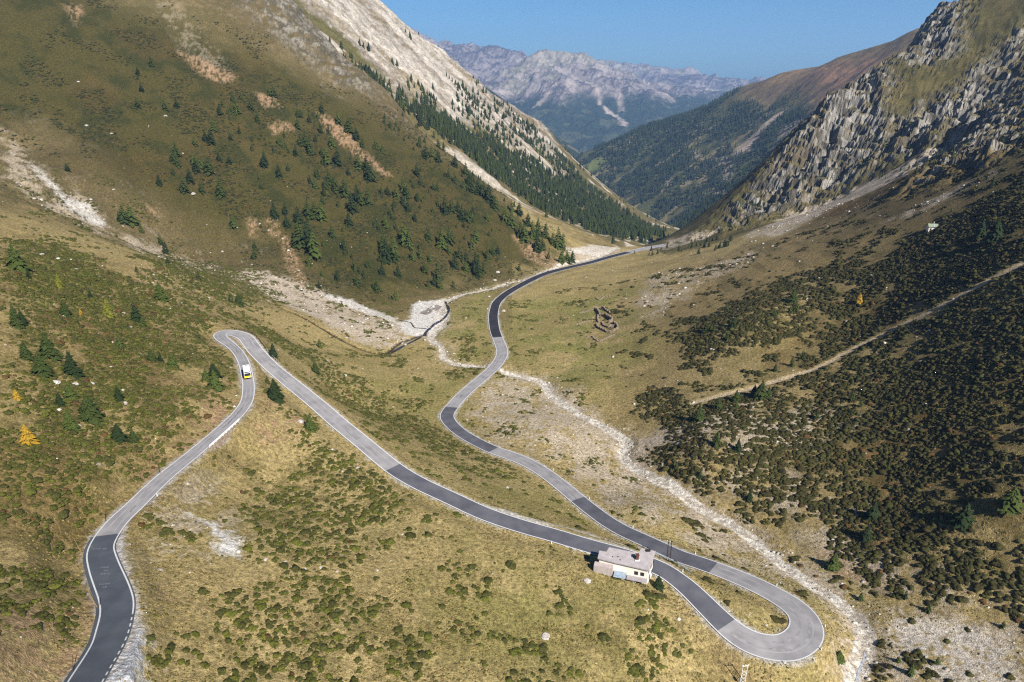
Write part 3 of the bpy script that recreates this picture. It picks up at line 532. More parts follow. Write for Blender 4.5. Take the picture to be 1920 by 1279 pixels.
# ------------------------------------------------------------------ the road
def asphalt(name, c1, c2):
    m = noise_mat(name, c1 * .92, c2 * 1.05, .22, .85, .3, .02, 5); n = m.node_tree.nodes; l = m.node_tree.links
    tx = n.new('ShaderNodeTexNoise'); tx.inputs['Scale'].default_value = 9; tx.inputs['Detail'].default_value = 3
    tc = [k for k in n if k.type == 'TEX_COORD'][0]; l.new(tc.outputs['Object'], tx.inputs['Vector'])
    mx = n.new('ShaderNodeMix'); mx.data_type = 'RGBA'; mx.blend_type = 'MULTIPLY'; mx.inputs[0].default_value = .5
    b = n['Principled BSDF']; l.new([k for k in n if k.type == 'VALTORGB'][0].outputs[0], mx.inputs[6]); l.new(tx.outputs['Color'], mx.inputs[7])
    l.new(mx.outputs[2], b.inputs['Base Color']); return m
M_light = asphalt('worn_asphalt', srgb(178,174,176), srgb(200,196,196)); M_mid = asphalt('grey_asphalt', srgb(108,108,118), srgb(126,126,134)); M_new = asphalt('fresh_asphalt', srgb(62,60,68), srgb(74,72,80))
M_blue = asphalt('dark_asphalt', srgb(98,104,114), srgb(110,116,124)); M_white = noise_mat('road_paint', srgb(225,225,225), srgb(245,245,245), 2, .6, .1, .01)
T = np.gradient(RL[:, :2], axis=0); T /= np.linalg.norm(T, axis=1, keepdims=True); NR = np.stack([T[:, 1], -T[:, 0]], 1)   # right-hand side
RR = np.hypot(RL[:, 0], RL[:, 1])
def ribbon(name, i0, i1, o0, o1, lift, mat, cuts=1):
    idx = np.arange(i0, i1 + 1); o0 = np.broadcast_to(o0, len(RL))[idx]; o1 = np.broadcast_to(o1, len(RL))[idx]; rows = []
    for t in np.linspace(0, 1, cuts + 1):
        o_ = o0 + (o1 - o0) * t; rows.append(np.stack([RL[idx, 0] + NR[idx, 0] * o_, RL[idx, 1] + NR[idx, 1] * o_, RL[idx, 2] + lift + RR[idx] * .0003], 1))
    V = np.stack(rows, 1).reshape(-1, 3); F = grid_faces(len(idx), cuts + 1)[:, ::-1]
    a, b_, c_ = V[F[0, 0]], V[F[0, 1]], V[F[0, 2]]
    if np.cross(b_ - a, c_ - a)[2] < 0: F = F[:, ::-1]
    return tag(mesh_np(name, V, F, mat), kind='structure')
hw = RL[:, 3] / 2
J = [0, road_at(200, 1003), road_at(737, 876), road_at(1363, 1173), road_at(1337, 1069), road_at(1082, 938), road_at(925, 844), road_at(848, 766), road_at(935, 632), road_at(1178, 474), len(RL) - 1]
MT = [M_blue, M_light, M_mid, M_light, M_mid, M_light, M_mid, M_light, M_new, M_light]
for a, b_, m in zip(J[:-1], J[1:], MT):
    ribbon('road', a, b_, -hw - (.75 if m is M_blue else .25), hw + (.4 if m is M_blue else .25), 0, m, 4)
lay0, lay1 = 0, road_at(236, 1160)
nL = len(RL) - 1
def line_w(i): return .11 + RR * .0002
ribbon('road_marking', 0, nL, -hw - .0 - line_w(0) , -hw + line_w(0), .012, M_white)
ribbon('road_marking', lay1, nL, hw - line_w(0), hw + line_w(0), .012, M_white)

M_seam = noise_mat('bitumen_seam', srgb(88, 84, 86), srgb(120, 116, 118), 1.5)
sr = random.Random(5)
def seam(i0, n_, off, wd, mat):
    ph = sr.uniform(0, 6); k = np.arange(len(RL)); o_ = off + .18 * np.sin(k * .9 + ph) + .12 * np.sin(k * 2.3 + ph * 2); ribbon('road_seam', i0, min(i0 + n_, nL), o_ - wd, o_ + wd, .006, mat)
for _ in range(46):
    i0 = sr.randrange(J[1], nL - 20)
    if any(a - 14 < i0 < b_ for a, b_, m in zip(J[:-1], J[1:], MT) if m is M_new): continue
    seam(i0, sr.randrange(2, 9), sr.uniform(-.9, .9), sr.uniform(.04, .09), M_seam)
M_wheel = noise_mat('wheel_path', srgb(164, 160, 162), srgb(188, 184, 184), .3)
for a, b_, m in zip(J[:-1], J[1:], MT):
    if m is M_light:
        for off in (-.85, .85): o_ = off * hw / 2.3 + .12 * np.sin(np.arange(len(RL)) * .13); ribbon('road_seam', a + 1, b_ - 1, o_ - .2, o_ + .2, .004, M_wheel)
M_track = noise_mat('tyre_polish', srgb(148, 144, 146), srgb(182, 178, 178), .6)
h0, h1 = road_at(1400, 1202), road_at(1487, 1137)
for off in (-1.5, .9): seam(h0 - 4, h1 - h0 + 6, off, .32, M_track)
for a in J[1:-1]: ribbon('road_seam', a, a + 1, -hw, -hw + 2 * hw, .007, M_seam) if False else None

# ------------------------------------------------------------------ plants: one of each kind, then copies
def foliage_mat(name, rough=.8):
    m = new_mat(name, rough, None, 0, .15); n = m.node_tree.nodes; l = m.node_tree.links; b = n['Principled BSDF']
    at = n.new('ShaderNodeAttribute'); at.attribute_name = 'cover'
    geo = n.new('ShaderNodeNewGeometry'); tx = n.new('ShaderNodeTexNoise'); tx.inputs['Scale'].default_value = 3.2; tx.inputs['Detail'].default_value = 2
    l.new(geo.outputs['Position'], tx.inputs['Vector']); mr = n.new('ShaderNodeMapRange'); mr.inputs['From Min'].default_value = .3; mr.inputs['From Max'].default_value = .7
    mr.inputs['To Min'].default_value = .5; mr.inputs['To Max'].default_value = 1.55; l.new(tx.outputs['Fac'], mr.inputs['Value'])
    vm = n.new('ShaderNodeVectorMath'); vm.operation = 'SCALE'; l.new(at.outputs['Color'], vm.inputs[0]); l.new(mr.outputs[0], vm.inputs['Scale']); l.new(vm.outputs[0], b.inputs['Base Color'])
    return m
leaf_mat = foliage_mat('foliage'); bark = noise_mat('bark', srgb(70, 56, 42), srgb(110, 90, 70), 3)
def conifer_crown(seed, tiers, br, fill=.34):        # height 1, radius fill; every spray is a bent leaf-shaped blade
    r_ = random.Random(seed); V, F = [], []
    for t in range(tiers):
        z = .07 + .9 * (t / (tiers - 1)) ** .92; L = fill * (1 - z) ** .8 + .02
        for b in range(br if t < tiers * .8 else max(4, br - 3)):
            a = 2 * math.pi * (b + r_.random()) / br + t * 2.4; l_ = L * r_.uniform(.55, 1.15); wd = l_ * r_.uniform(.16, .32); z0 = z + r_.uniform(-.02, .02)
            c, s = math.cos(a), math.sin(a); n = len(V); droop = l_ * r_.uniform(.2, .55)
            V += [(0, 0, z0 + .05), (c * l_ * .55 - s * wd, s * l_ * .55 + c * wd, z0 - droop * .35), (c * l_, s * l_, z0 - droop), (c * l_ * .55 + s * wd, s * l_ * .55 - c * wd, z0 - droop * .35), (c * l_ * .5, s * l_ * .5, z0 + .03)]
            F += [(n, n + 1, n + 4), (n + 1, n + 2, n + 4), (n + 2, n + 3, n + 4), (n + 3, n, n + 4)]
    n = len(V); V += [(0, 0, 1.0), (.02, 0, .9), (-.01, .02, .9), (-.01, -.02, .9)]; F += [(n, n + 1, n + 2), (n, n + 2, n + 3), (n, n + 3, n + 1)]
    return np.array(V), np.array(F)
def small_conifer(seed, tiers=4, sides=6, fill=.27):
    r_ = random.Random(seed); V, F = [], []
    for t in range(tiers):
        z = .08 + .8 * t / tiers; top = min(1.0, z + 1.35 / tiers + .08); L = fill * (1 - z) ** .85; n = len(V); V.append((0, 0, top))
        for s in range(sides * 2):
            a = math.pi * s / sides + t; l_ = L * (r_.uniform(.85, 1.2) if s % 2 else r_.uniform(.5, .75)); V.append((math.cos(a) * l_, math.sin(a) * l_, z - (.03 if s % 2 else 0) + r_.uniform(-.02, .02)))
        for s in range(sides * 2): F.append((n, n + 1 + s, n + 1 + (s + 1) % (sides * 2)))
    return np.array(V), np.array(F)
def dome(seed, nu, nv, rough):
    r_ = np.random.default_rng(seed); V = [(0, 0, .62 * (1 + r_.uniform(-.1, .2)))]; F = []
    for j in range(1, nv + 1):
        th = math.pi * .56 * j / nv
        for i in range(nu):
            a = 2 * math.pi * (i + .5 * (j % 2)) / nu; k = 1 + r_.uniform(-rough, rough); V.append((math.sin(th) * math.cos(a) * k, math.sin(th) * math.sin(a) * k, math.cos(th) * .62 * k))
    for i in range(nu): F.append((0, 1 + i, 1 + (i + 1) % nu))
    for j in range(1, nv):
        for i in range(nu):
            a, b, c, d = 1 + (j - 1) * nu + i, 1 + (j - 1) * nu + (i + 1) % nu, 1 + j * nu + i, 1 + j * nu + (i + 1) % nu
            F += [(a, c, b), (b, c, d)]
    return np.array(V), np.array(F)
def bush(seed, lumps, nu, nv):
    r_ = random.Random(seed); VV, FF, b = [], [], 0
    for k in range(lumps):
        V, F = dome(seed * 7 + k, nu, nv, .24); s_ = 1.0 if k == 0 else r_.uniform(.45, .8); s_ *= .72; a = r_.uniform(0, 6.28); d = 0 if k == 0 else r_.uniform(.4, .75)
        V = V * s_ * np.array([1, 1, .85]); V[:, 0] += math.cos(a) * d; V[:, 1] += math.sin(a) * d; VV.append(V); FF.append(F + b); b += len(V)
    return np.concatenate(VV), np.concatenate(FF)
def trunk_np(h=1.0, r=.018):
    V, F = [], []
    for j, (z, k) in enumerate([(-.06, 1.3), (.1, 1), (.5, .7), (.92, .15)]):
        for i in range(6): V.append((math.cos(i * 1.047) * r * k, math.sin(i * 1.047) * r * k, z * h))
    for j in range(3):
        for i in range(6): F.append((j * 6 + i, j * 6 + (i + 1) % 6, j * 6 + 6 + (i + 1) % 6, j * 6 + 6 + i))
    return np.array(V), np.array(F)
def bake(name, protos, pos, sc, cols, mat, smooth=False, seed=0, sz=None):
    r_ = np.random.default_rng(seed); which = r_.integers(0, len(protos), len(pos)); rot = r_.uniform(0, 2 * math.pi, len(pos)); VV, FF, CC, base = [], [], [], 0
    sz = sc if sz is None else sz
    for k, (pv, pf) in enumerate(protos):
        m = which == k
        if not m.any(): continue
        c, s = np.cos(rot[m])[:, None], np.sin(rot[m])[:, None]; S = sc[m][:, None]
        vx = (pv[None, :, 0] * c - pv[None, :, 1] * s) * S; vy = (pv[None, :, 0] * s + pv[None, :, 1] * c) * S; vz = pv[None, :, 2] * sz[m][:, None]
        V = np.stack([vx, vy, vz], -1) + pos[m][:, None, :]; n = m.sum()
        F = pf[None] + (np.arange(n) * len(pv))[:, None, None] + base; base += n * len(pv)
        VV.append(V.reshape(-1, 3)); FF.append(F.reshape(-1, 3)); CC.append(np.repeat(cols[m], len(pv), axis=0))
    return mesh_np(name, np.concatenate(VV), np.concatenate(FF), mat, np.concatenate(CC), smooth)
def in_view(x, y, z, pad=60):
    u, v, zc = proj(x, y, z); return (u > -pad) & (u < 1920 + pad) & (v > -pad) & (v < 1279 + pad) & (zc > 0)
def tones(n, a, b, seed=0, jit=.18):
    r_ = np.random.default_rng(seed); return mix(np.array(a)[None], np.array(b)[None], r_.random((n, 1))) * r_.uniform(1 - jit, 1 + jit, (n, 1))
G_SHRUB, G_SHRUB2, G_DARK = srgb(92, 94, 34), srgb(74, 74, 32), srgb(62, 56, 26)
G_CON, G_CON2 = srgb(40, 54, 24), srgb(72, 84, 34)

# dwarf shrubs
r_ = np.random.default_rng(21); NC = 480000
x = r_.uniform(-330, 330, NC); y = r_.uniform(50, 520, NC); z = Hn(x, y)
dens = brush_f(x + fbm(x, y, 10, 3, 81) * 5, y + fbm(x, y, 10, 3, 91) * 5); clump = fbm(x, y, 7, 3, 601) + .6 * fbm(x, y, 24, 3, 602); hea = heath_f(x, y)
keep = (r_.random(NC) < sstep(.22, .8, dens * 1.05 + clump * 1.05) * (.36 + .1 * (x > 60) + .22 * (hea > .6) + .2 * (hea > .4) * (x < 0)) + .003) & in_view(x, y, z) & (at_edge(RD, x, y) > 2.2) & (at_edge(TD, x, y) > 1) & (at_edge(SD, x, y) > 2) & (white_f(x, y) < .4)
x, y, z = x[keep], y[keep], z[keep]; hea = hea[keep]; print('shrubs', len(x))
size = r_.uniform(.4, 1.15, len(x)) * np.where(x > 60, 1.3, 1) * np.where(np.hypot(x, y) > 300, 1.15, 1); size *= np.where(r_.random(len(x)) < .12, 1.5, 1)
cols = np.where((x > 50)[:, None], tones(len(x), G_DARK, G_SHRUB2, 31), tones(len(x), G_SHRUB2, G_SHRUB, 32))
rusty = r_.random(len(x)) < .035; cols[rusty] = srgb(100, 76, 42) * r_.uniform(.7, 1.1, (rusty.sum(), 1))
pos = np.stack([x, y, z - .08], 1); near_i = np.argsort(-size / np.hypot(x, y)); near_i = near_i[np.isin(near_i, np.where(in_view(x, y, z, -6))[0])]
domes_hi = [bush(i, 4, 9, 4) for i in range(6)]; domes_lo = [bush(20 + i, 3, 6, 3) for i in range(6)]
single, rest = near_i[:290], np.setdiff1d(np.arange(len(x)), near_i[:290])
def own_mesh(name, V, F, tone, mat):
    o = mesh_np(name, V, F, mat, np.tile(tone, (len(V), 1)), False, link=False); return o.data
shr_tones = [G_SHRUB * k for k in (.8, 1.0, 1.15)] + [G_SHRUB2 * k for k in (.8, 1.0, 1.1)]
shr_left = [own_mesh('shrub', *domes_hi[k], shr_tones[k], leaf_mat) for k in range(6)]
shr_right = [own_mesh('shrub', *domes_hi[k], mix(G_DARK, G_SHRUB2, k / 6), leaf_mat) for k in range(6)]
def shrub_words(u, v, X_):
    if u > 1180 and v < 1150 and X_ > 60: return 'dark dwarf shrub on the steep stony hillside right of the gravel stream', 'dwarf shrubs right of the gravel stream'
    if u < 460 and v < 1150 and u < 180 + (1000 - v) * .6: return 'low olive green shrub on the hillside left of the upper road', 'dwarf shrubs left of the upper road'
    return 'low olive green shrub on the meadow between the hairpin roads', 'dwarf shrubs between the hairpin roads'
for i in single:
    u, v, _ = proj(*pos[i]); L_, G_ = shrub_words(u, v, pos[i, 0])
    o = bpy.data.objects.new('shrub', (shr_right if pos[i, 0] > 60 else shr_left)[int(r_.integers(6))]); C.objects.link(o)
    o.location = pos[i]; o.scale = (size[i], size[i] * r_.uniform(.8, 1.2), size[i]); o.rotation_euler.z = r_.uniform(0, 6.28); tag(o, L_, 'shrub', G_)
rr = np.hypot(pos[:, 0], pos[:, 1]); a_ = rest[rr[rest] < 230]; b_ = rest[rr[rest] >= 230]
for idx, pr, sd in ((a_, domes_hi, 1), (b_, domes_lo, 2)):
    tag(bake('dwarf_shrubs', pr, pos[idx], size[idx], cols[idx], leaf_mat, False, sd), kind='stuff')

# low heather on the left mountainside, tussocks on the meadows
r_ = np.random.default_rng(23); NC = 110000; x = r_.uniform(-420, 60, NC); y = r_.uniform(380, 900, NC); z = Hn(x, y)
keep = (r_.random(NC) < spur_f(x, y) * sstep(-.25, .45, fbm(x, y, 18, 4, 604) + .5 * fbm(x, y, 60, 2, 605)) * .75 * (soil_f(x, y) < .3)) & in_view(x, y, z)
x, y, z = x[keep], y[keep], z[keep]; size = r_.uniform(.4, 1.5, len(x)); cols = tones(len(x), srgb(42, 45, 22), srgb(72, 74, 33), 36); ru = r_.random(len(x)) < .08; cols[ru] = srgb(104, 80, 46)
tag(bake('heather', [dome(40 + i, 6, 2, .25) for i in range(4)], np.stack([x, y, z - .1], 1), size, cols, leaf_mat, False, 4, sz=size * .7), kind='stuff')
NC = 150000; az_ = r_.uniform(-.72, .72, NC); rr_ = 60 * (380 / 60) ** r_.random(NC) ** .8; x, y = np.sin(az_) * rr_, np.cos(az_) * rr_; z = Hn(x, y)
keep = in_view(x, y, z) & (at_edge(RD, x, y) > .9) & (at_edge(TD, x, y) > .5) & (at_edge(SD, x, y) > 1.5) & (r_.random(NC) < .35 + .9 * fbm(x, y, 5, 3, 606)) & (white_f(x, y) < .3)
x, y, z = x[keep], y[keep], z[keep]; size = r_.uniform(.14, .38, len(x)); cols = tones(len(x), srgb(122, 106, 62), srgb(152, 134, 84), 37); ru = r_.random(len(x)) < .3; cols[ru] = tones(ru.sum(), srgb(92, 90, 42), srgb(112, 106, 54), 38)
tag(bake('grass_tussocks', [dome(50 + i, 5, 2, .35) for i in range(4)], np.stack([x, y, z - .05], 1), size, cols, leaf_mat, False, 5), kind='stuff')

# stones strewn over gravel, scree and turf
def rock_proto(seed, nu=7, nv=3):
    V, F = dome(seed, nu, nv, .28); V = V.copy(); V[:, 2] *= 1.1; return V, F
stone_mat = foliage_mat('pale_stone', .9)
NC = 160000; x = r_.uniform(-330, 300, NC); y = r_.uniform(50, 620, NC); z = Hn(x, y)
d = .012 + .35 * scree_f(x, y) + .5 * white_f(x, y) + .12 * soil_f(x, y) + .7 * (at_edge(SD, x, y) < 1.5) + .3 * (at_edge(SD, x, y) < 5) + .03 * brush_f(x, y)
keep = (r_.random(NC) < d * sstep(-.6, .4, fbm(x, y, 8, 3, 611) + .3)) & in_view(x, y, z) & (at_edge(RD, x, y) > 1.2)
x, y, z = x[keep], y[keep], z[keep]; print('stones', len(x))
size = .12 + .22 * r_.pareto(2.6, len(x)).clip(0, 4); size *= np.clip(np.hypot(x, y) / 300, .7, 1.15)
tag(bake('scattered_stones', [rock_proto(i, 6, 2) for i in range(60, 66)], np.stack([x, y, z - .06], 1), size, tones(len(x), srgb(150, 138, 122), srgb(232, 226, 216), 41), stone_mat, False, 3), kind='stuff')

# conifers that can be told apart: sightings of the foot of the trunk and the height seen (enlarged views at three to one)
def q(ox, oy, L, s=3.0): return [(ox + a[0] / s, oy + a[1] / s, a[2] / s) + tuple(a[3:]) for a in L]
TREES = q(0, 0, [(625,130,20),(852,370,45),(918,350,25),(787,390,30),(776,420,35),(733,255,30),(868,225,20),(880,205,20),(650,440,20),(797,515,40),(913,505,25),(967,492,20),(704,598,30),(775,605,50),(740,620,25),(928,620,50),(995,605,40),(277,625,25),(920,785,25),(1136,705,30),(1097,820,45),(1155,795,50),(1190,810,70),(1203,735,55),(1238,645,50),(1287,645,40),(1335,640,70),(1312,570,45),(1358,560,35),(1410,560,30),(1255,600,35),(1410,620,50),(1452,690,55),(1313,485,30),(1345,470,25),(1387,478,25),(1128,515,25),(1161,450,30),(1498,515,30),(1540,545,50),(1520,540,45),(1588,610,30),(1676,725,50),(1740,690,40),(1790,665,35),(1568,815,40),(1640,775,30),(1676,660,40),(1693,660,35),(1812,635,50),(1665,875,50),(1692,820,60),(1720,820,70),(1748,870,75),(1775,800,40),(1804,750,50),(1850,755,50),(1870,830,65),(1842,920,70),(1900,930,80),(1813,880,50),(1905,700,60),(1490,940,75),(1570,995,60),(1505,875,25),(1556,855,25),(1290,920,35),(1232,905,40),(1252,905,30),(975,915,60),(992,880,70),(1005,940,60),(1087,930,55),(1106,970,70),(1130,940,55),(1180,975,80),(975,985,40),(1070,1025,65),(898,1042,50),(1035,1085,75),(1135,1085,55),(1245,1105,85),(1328,1100,25),(1372,1090,20),(1470,1065,35),(1785,1000,55),(1743,1030,40),(1775,1060,50),(1832,1060,50),(1822,1100,40),(1815,1145,40),(1890,1080,70),(1855,1030,60),(380,965,40),(700,1260,90),(740,1260,90),(675,1250,50),(1315,1278,60),(1547,1225,75),(1605,1210,60),(1680,1250,75),(1735,1220,80),(1775,1230,80),(1810,1240,90),(1615,1278,60),(1553,390,25),(1675,425,20),(1335,375,20),(1297,790,35),(1622,960,35),(1725,290,20)])
TREES += q(640, 0, [(45,745,70),(85,790,60),(120,830,50),(160,620,45),(195,840,45),(235,865,45),(275,920,25),(380,870,30),(440,830,45),(545,830,40),(575,850,45),(475,890,60),(510,890,60),(545,910,55),(425,990,60),(640,940,60),(700,985,60),(720,1040,60),(605,1000,45),(640,1030,50),(690,1070,50),(740,1090,60),(770,1090,70),(800,1110,80),(830,1130,80),(865,1180,70),(100,950,75),(140,960,70),(160,1020,90),(175,1020,80),(40,985,40),(20,1100,80),(60,1190,90),(90,1130,80),(110,1150,70),(150,1150,75),(225,1095,40),(262,1100,45),(310,1115,60),(350,1080,70),(370,1110,60),(425,1130,40),(375,1190,60),(345,1155,45),(518,1070,40),(540,1070,35),(550,1170,50),(583,1205,85),(620,1195,60),(655,1190,50),(680,1245,75),(715,1250,70),(740,1205,40),(920,1250,80),(960,1278,80),(415,1245,40),(250,1278,60),(190,1278,40),(45,1270,70),(820,1240,40),(1050,1270,60),(1000,1210,60),(960,1190,50)])
TREES += q(640, 426, [(15,130,60),(120,150,30),(255,190,110),(300,170,100),(240,130,90),(355,90,90),(385,115,80),(232,270,55),(320,280,60),(310,200,60),(405,190,60),(445,175,55),(470,260,60),(500,200,50),(495,75,60),(570,120,100),(610,90,80),(605,150,50),(640,230,75),(665,170,60),(700,200,60),(735,120,60),(760,80,70),(755,240,90),(770,280,90),(800,260,60),(820,180,60),(852,155,45),(880,150,40),(545,300,90),(560,350,60),(525,330,60),(150,230,45),(93,325,65),(37,360,25),(205,360,60),(305,410,50),(190,350,50),(700,250,50),(630,340,35),(1010,60,80),(1030,80,80),(1075,60,80),(1105,50,80),(1100,130,90),(1130,130,60),(1220,120,100),(1245,130,80),(1190,100,60),(1150,60,70),(1165,180,40),(1240,200,60),(1270,190,50),(1300,195,55),(1285,210,40),(1000,245,35),(490,340,50),(1570,375,28),(1642,408,22),(1310,300,18),(1345,302,22)])
TREES += q(0, 426, [(100,235,110),(165,290,50),(70,140,50),(95,560,110),(130,550,80),(150,740,90),(280,735,130),(240,830,120),(410,830,120),(370,500,80),(395,960,80),(340,1000,70),(400,1140,110),(510,1080,130),(670,970,75),(670,1200,90),(755,1210,80),(675,675,60),(855,750,60),(905,755,50),(970,780,70),(1028,755,40),(1160,860,60),(1205,840,70),(1215,910,100),(905,410,90),(770,530,90),(805,560,50),(795,30,50),(905,100,50),(935,150,60),(945,210,40),(860,130,30),(770,255,35),(1120,300,50),(1345,440,60),(1300,425,50),(1550,970,110),(1540,728,70),(1505,880,40),(1800,680,50),(1775,820,60),(1650,440,35),(1715,360,35),(1745,1140,80),(1795,345,40),(1690,110,130),(1740,110,130),(1770,170,130),(1740,220,60),(1815,280,40),(1900,300,50),(1435,120,40),(1430,180,50),(510,400,50),(1825,110,40),(1870,60,60),
   (610,500,100,'y'),(335,340,80,'y'),(455,495,40,'g'),(95,965,60,'g'),(160,1215,120,'g')])
TREES += q(1280, 426, [(990,430,65,'g'),(440,960,90),(480,960,60),(400,950,60),(200,1020,60),(300,980,60),(305,1020,40),(90,1090,90),(615,780,50),(670,740,40),(155,475,35),(245,480,45),(280,415,25),(130,590,50),(175,590,40),(285,560,50),(260,600,30),(345,500,30),(380,460,25),(430,365,30),(545,410,30),(620,420,60),(605,480,40),(640,470,40),(515,500,40),(490,500,30),(715,275,30),(680,400,35),(520,810,40),(755,1080,50),(950,975,50),(1170,970,40),(1430,620,30),(190,1230,80),(310,1260,70),(1750,80,110),(1670,60,90),(230,360,22),(345,305,20),(1000,1010,40),(70,120,30),(190,105,35),(215,110,35),(290,95,30),(40,630,30),(95,640,35),(190,650,35),(250,640,40)])
TREES += q(1280, 852, [(1575,390,120),(1840,300,120),(1065,360,100),(1030,480,90),(845,640,90),(1155,85,40),(875,1155,60),(725,860,30),(375,260,60),(100,130,45),(1000,820,50),(1380,885,50),(1250,810,50),(1800,975,40),(1280,1240,70),(1430,1180,50),(1210,1170,40),(1225,180,30)]) + [(1234,1103,25)]
TREES += q(640, 852, [(1740,60,22),(1885,80,40),(1480,240,18),(1650,240,16),(1785,455,12)])
W_ = foot([(t[0], t[1]) for t in TREES]); zc_ = W_[:, 1] * CP - W_[:, 2] * SP
crowns = [conifer_crown(s, 15, 11, f) for s, f in ((1, .36), (2, .42), (3, .33), (4, .46))]
crowns_mid = [conifer_crown(s, 9, 8, f) for s, f in ((5, .40), (6, .36), (7, .44))]
tone_sets = {'d': [G_CON * 1.1, mix(G_CON, G_CON2, .6), G_CON2 * 1.1], 'y': [srgb(120, 120, 42)], 'g': [srgb(176, 140, 44)]}
cm = {}
def crown_mesh(kind, tone, big):
    key = (kind, tone, big)
    if key not in cm:
        P = crowns if big else crowns_mid; V, F = P[(kind + tone) % len(P)]; cm[key] = None
    return key
tv, tf = trunk_np(); trunk_me = mesh_np('trunk', tv, tf, bark, None, True, link=False).data
crown_me = {}
for ty, tn in tone_sets.items():
    for j, c in enumerate(tn):
        for k in range(4): crown_me[ty, j, k, 1] = own_mesh('crown', *crowns[k], c, leaf_mat)
        for k in range(3): crown_me[ty, j, k, 0] = own_mesh('conifer', *crowns_mid[k], c, leaf_mat)
order = sorted(range(len(TREES)), key=lambda i: -TREES[i][2]); solo = set(order[:300]); left_over = []
def ty_g(t): return len(t) > 3
def tree_words(u, v, X_, D_, i):
    if (u, v) == (1234, 1103): return 'small green conifer beside the right end wall of the grey roofed house', None
    t = TREES[i]
    if len(t) > 3:
        if u > 1500: return 'slender yellow larch standing alone on the dark hillside above the track', None
        if t[3] == 'y': return 'yellowish green larch on the shrubby hillside above the top hairpin bend', 'yellowish larches above the top hairpin'
        return {(31, 747): 'small golden orange larch at the left edge of the photo', (53, 831): 'tall golden yellow larch on the shrubby hillside at the left edge'}.get((int(u), int(v)), 'small yellow larch among green conifers above the top hairpin bend'), None
    if D_ > 452 and X_ < 60: return 'dark green conifer on the big grassy mountainside left of the valley', 'conifers on the left mountainside'
    if X_ < -60 and (u < 470 and v > 440): return 'bushy green conifer on the shrubby hillside left of the upper road', 'conifers left of the upper road'
    if u < 800: return 'small conifer on the slope between the upper hairpin and the stream', 'conifers around the upper hairpin'
    if u > 1640 and v > 860 and v < 1000: return ('broad green conifer casting a long shadow, at the right edge of the hillside' if u > 1850 else ('large green conifer with a long dark shadow in the thick shrubs at lower right' if u > 1780 else 'slim green conifer with a dark shadow left of the two largest at lower right')), None
    if u < 1450 and v < 660: return 'small dark conifer on the tan slope above the ruined farmhouse', 'small conifers above the ruin'
    return 'small green conifer on the stony hillside right of the gravel stream', 'conifers right of the gravel stream'
for i, t in enumerate(TREES):
    h = t[2] * zc_[i] / FPX * (1.22 if zc_[i] > 420 else 1.18) * (.85 if ty_g(t) else 1); ty = t[3] if len(t) > 3 else 'd'
    if zc_[i] > 1200: continue
    if i not in solo: left_over.append((W_[i], h)); continue
    L_, G_ = tree_words(t[0], t[1], W_[i][0], zc_[i], i); j = random.randrange(len(tone_sets[ty])); big = t[2] >= 17 and zc_[i] < 460
    wide = random.uniform(.9, 1.25) * (1.1 if zc_[i] < 420 else 1)
    if big:
        root = bpy.data.objects.new('conifer', None); C.objects.link(root); root.empty_display_size = .5
        a = bpy.data.objects.new('trunk', trunk_me); b = bpy.data.objects.new('crown', crown_me[ty, j, random.randrange(4), 1])
        for c_ in (a, b): C.objects.link(c_); c_.parent = root
    else:
        root = bpy.data.objects.new('conifer', crown_me[ty, j, random.randrange(3), 0]); C.objects.link(root)
    root.location = W_[i]; root.location.z -= .1; root.scale = (h * wide, h * wide, h); root.rotation_euler.z = random.uniform(0, 6.28); tag(root, L_, 'larch' if len(t) > 3 else 'conifer', G_)

# woods: trees past the ones that can be told apart
def woods(name, H, n, x0, x1, y0, y1, dens, hgt, seed, protos, tone=(G_CON * .8, G_CON2 * .9)):
    r_ = np.random.default_rng(seed); x = r_.uniform(x0, x1, n); y = r_.uniform(y0, y1, n); z = H(x, y)
    keep = (r_.random(n) < dens(x, y)) & in_view(x, y, z, 30); x, y, z = x[keep], y[keep], z[keep]; print(name, len(x))
    h = r_.uniform(hgt[0], hgt[1], len(x)); return tag(bake(name, protos, np.stack([x, y, z - .3], 1), h * r_.uniform(.8, 1.2, len(x)), tones(len(x), tone[0], tone[1], seed), leaf_mat, False, seed, sz=h), kind='stuff')
far_con = [small_conifer(s, 4, 5, .24) for s in range(4)]; far_con2 = [small_conifer(10 + s, 3, 4, .23) for s in range(4)]
dense2 = poly_field([(1.0,[(760,200),(800,205),(860,240),(900,262),(1000,300),(1060,345),(1130,372),(1245,430),(1235,447),(1180,450),(1120,440),(1040,408),(960,356),(890,306),(820,262),(770,225)]),
   (.45,[(600,118),(680,120),(740,165),(790,165),(850,205),(840,262),(760,235),(700,200),(640,160)]),(.5,[(830,135),(880,165),(1000,235),(1092,335),(1250,432),(1130,400),(1000,320),(900,250),(840,200)]),(.7,[(1000,260),(1092,335),(1250,432),(1180,430),(1080,360)])], F2, soft=20, cell=5, near=700, far=3200, ext=E2)
woods('forest', H2, 90000, -450, 620, 800, 2350, lambda x, y: sstep(.12, .8, dense2(x, y) + .5 * fbm(x, y, 40, 4, 701)) * .5 * (1 - .6 * bare2(x, y) * (dense2(x, y) < .6)), (8, 15), 51, far_con, (G_CON * .75, G_CON2 * .8))
open3 = lambda x, y: np.clip(1 - slide3(x, y) * 1.1 - clear3(x, y) * 1.2, 0, 1) * (1 - sstep(.1, .5, brown3(x, y) + .35 * fbm(x, y, 120, 3, 711))) * (1 - .75 * red3(x, y))
woods('forest', H3, 60000, 200, 1500, 1500, 3500, lambda x, y: open3(x, y) * sstep(-.45, .1, fbm(x, y, 90, 5, 712)) * .55, (11, 20), 52, far_con2, (G_CON * .7, G_CON * 1.3))
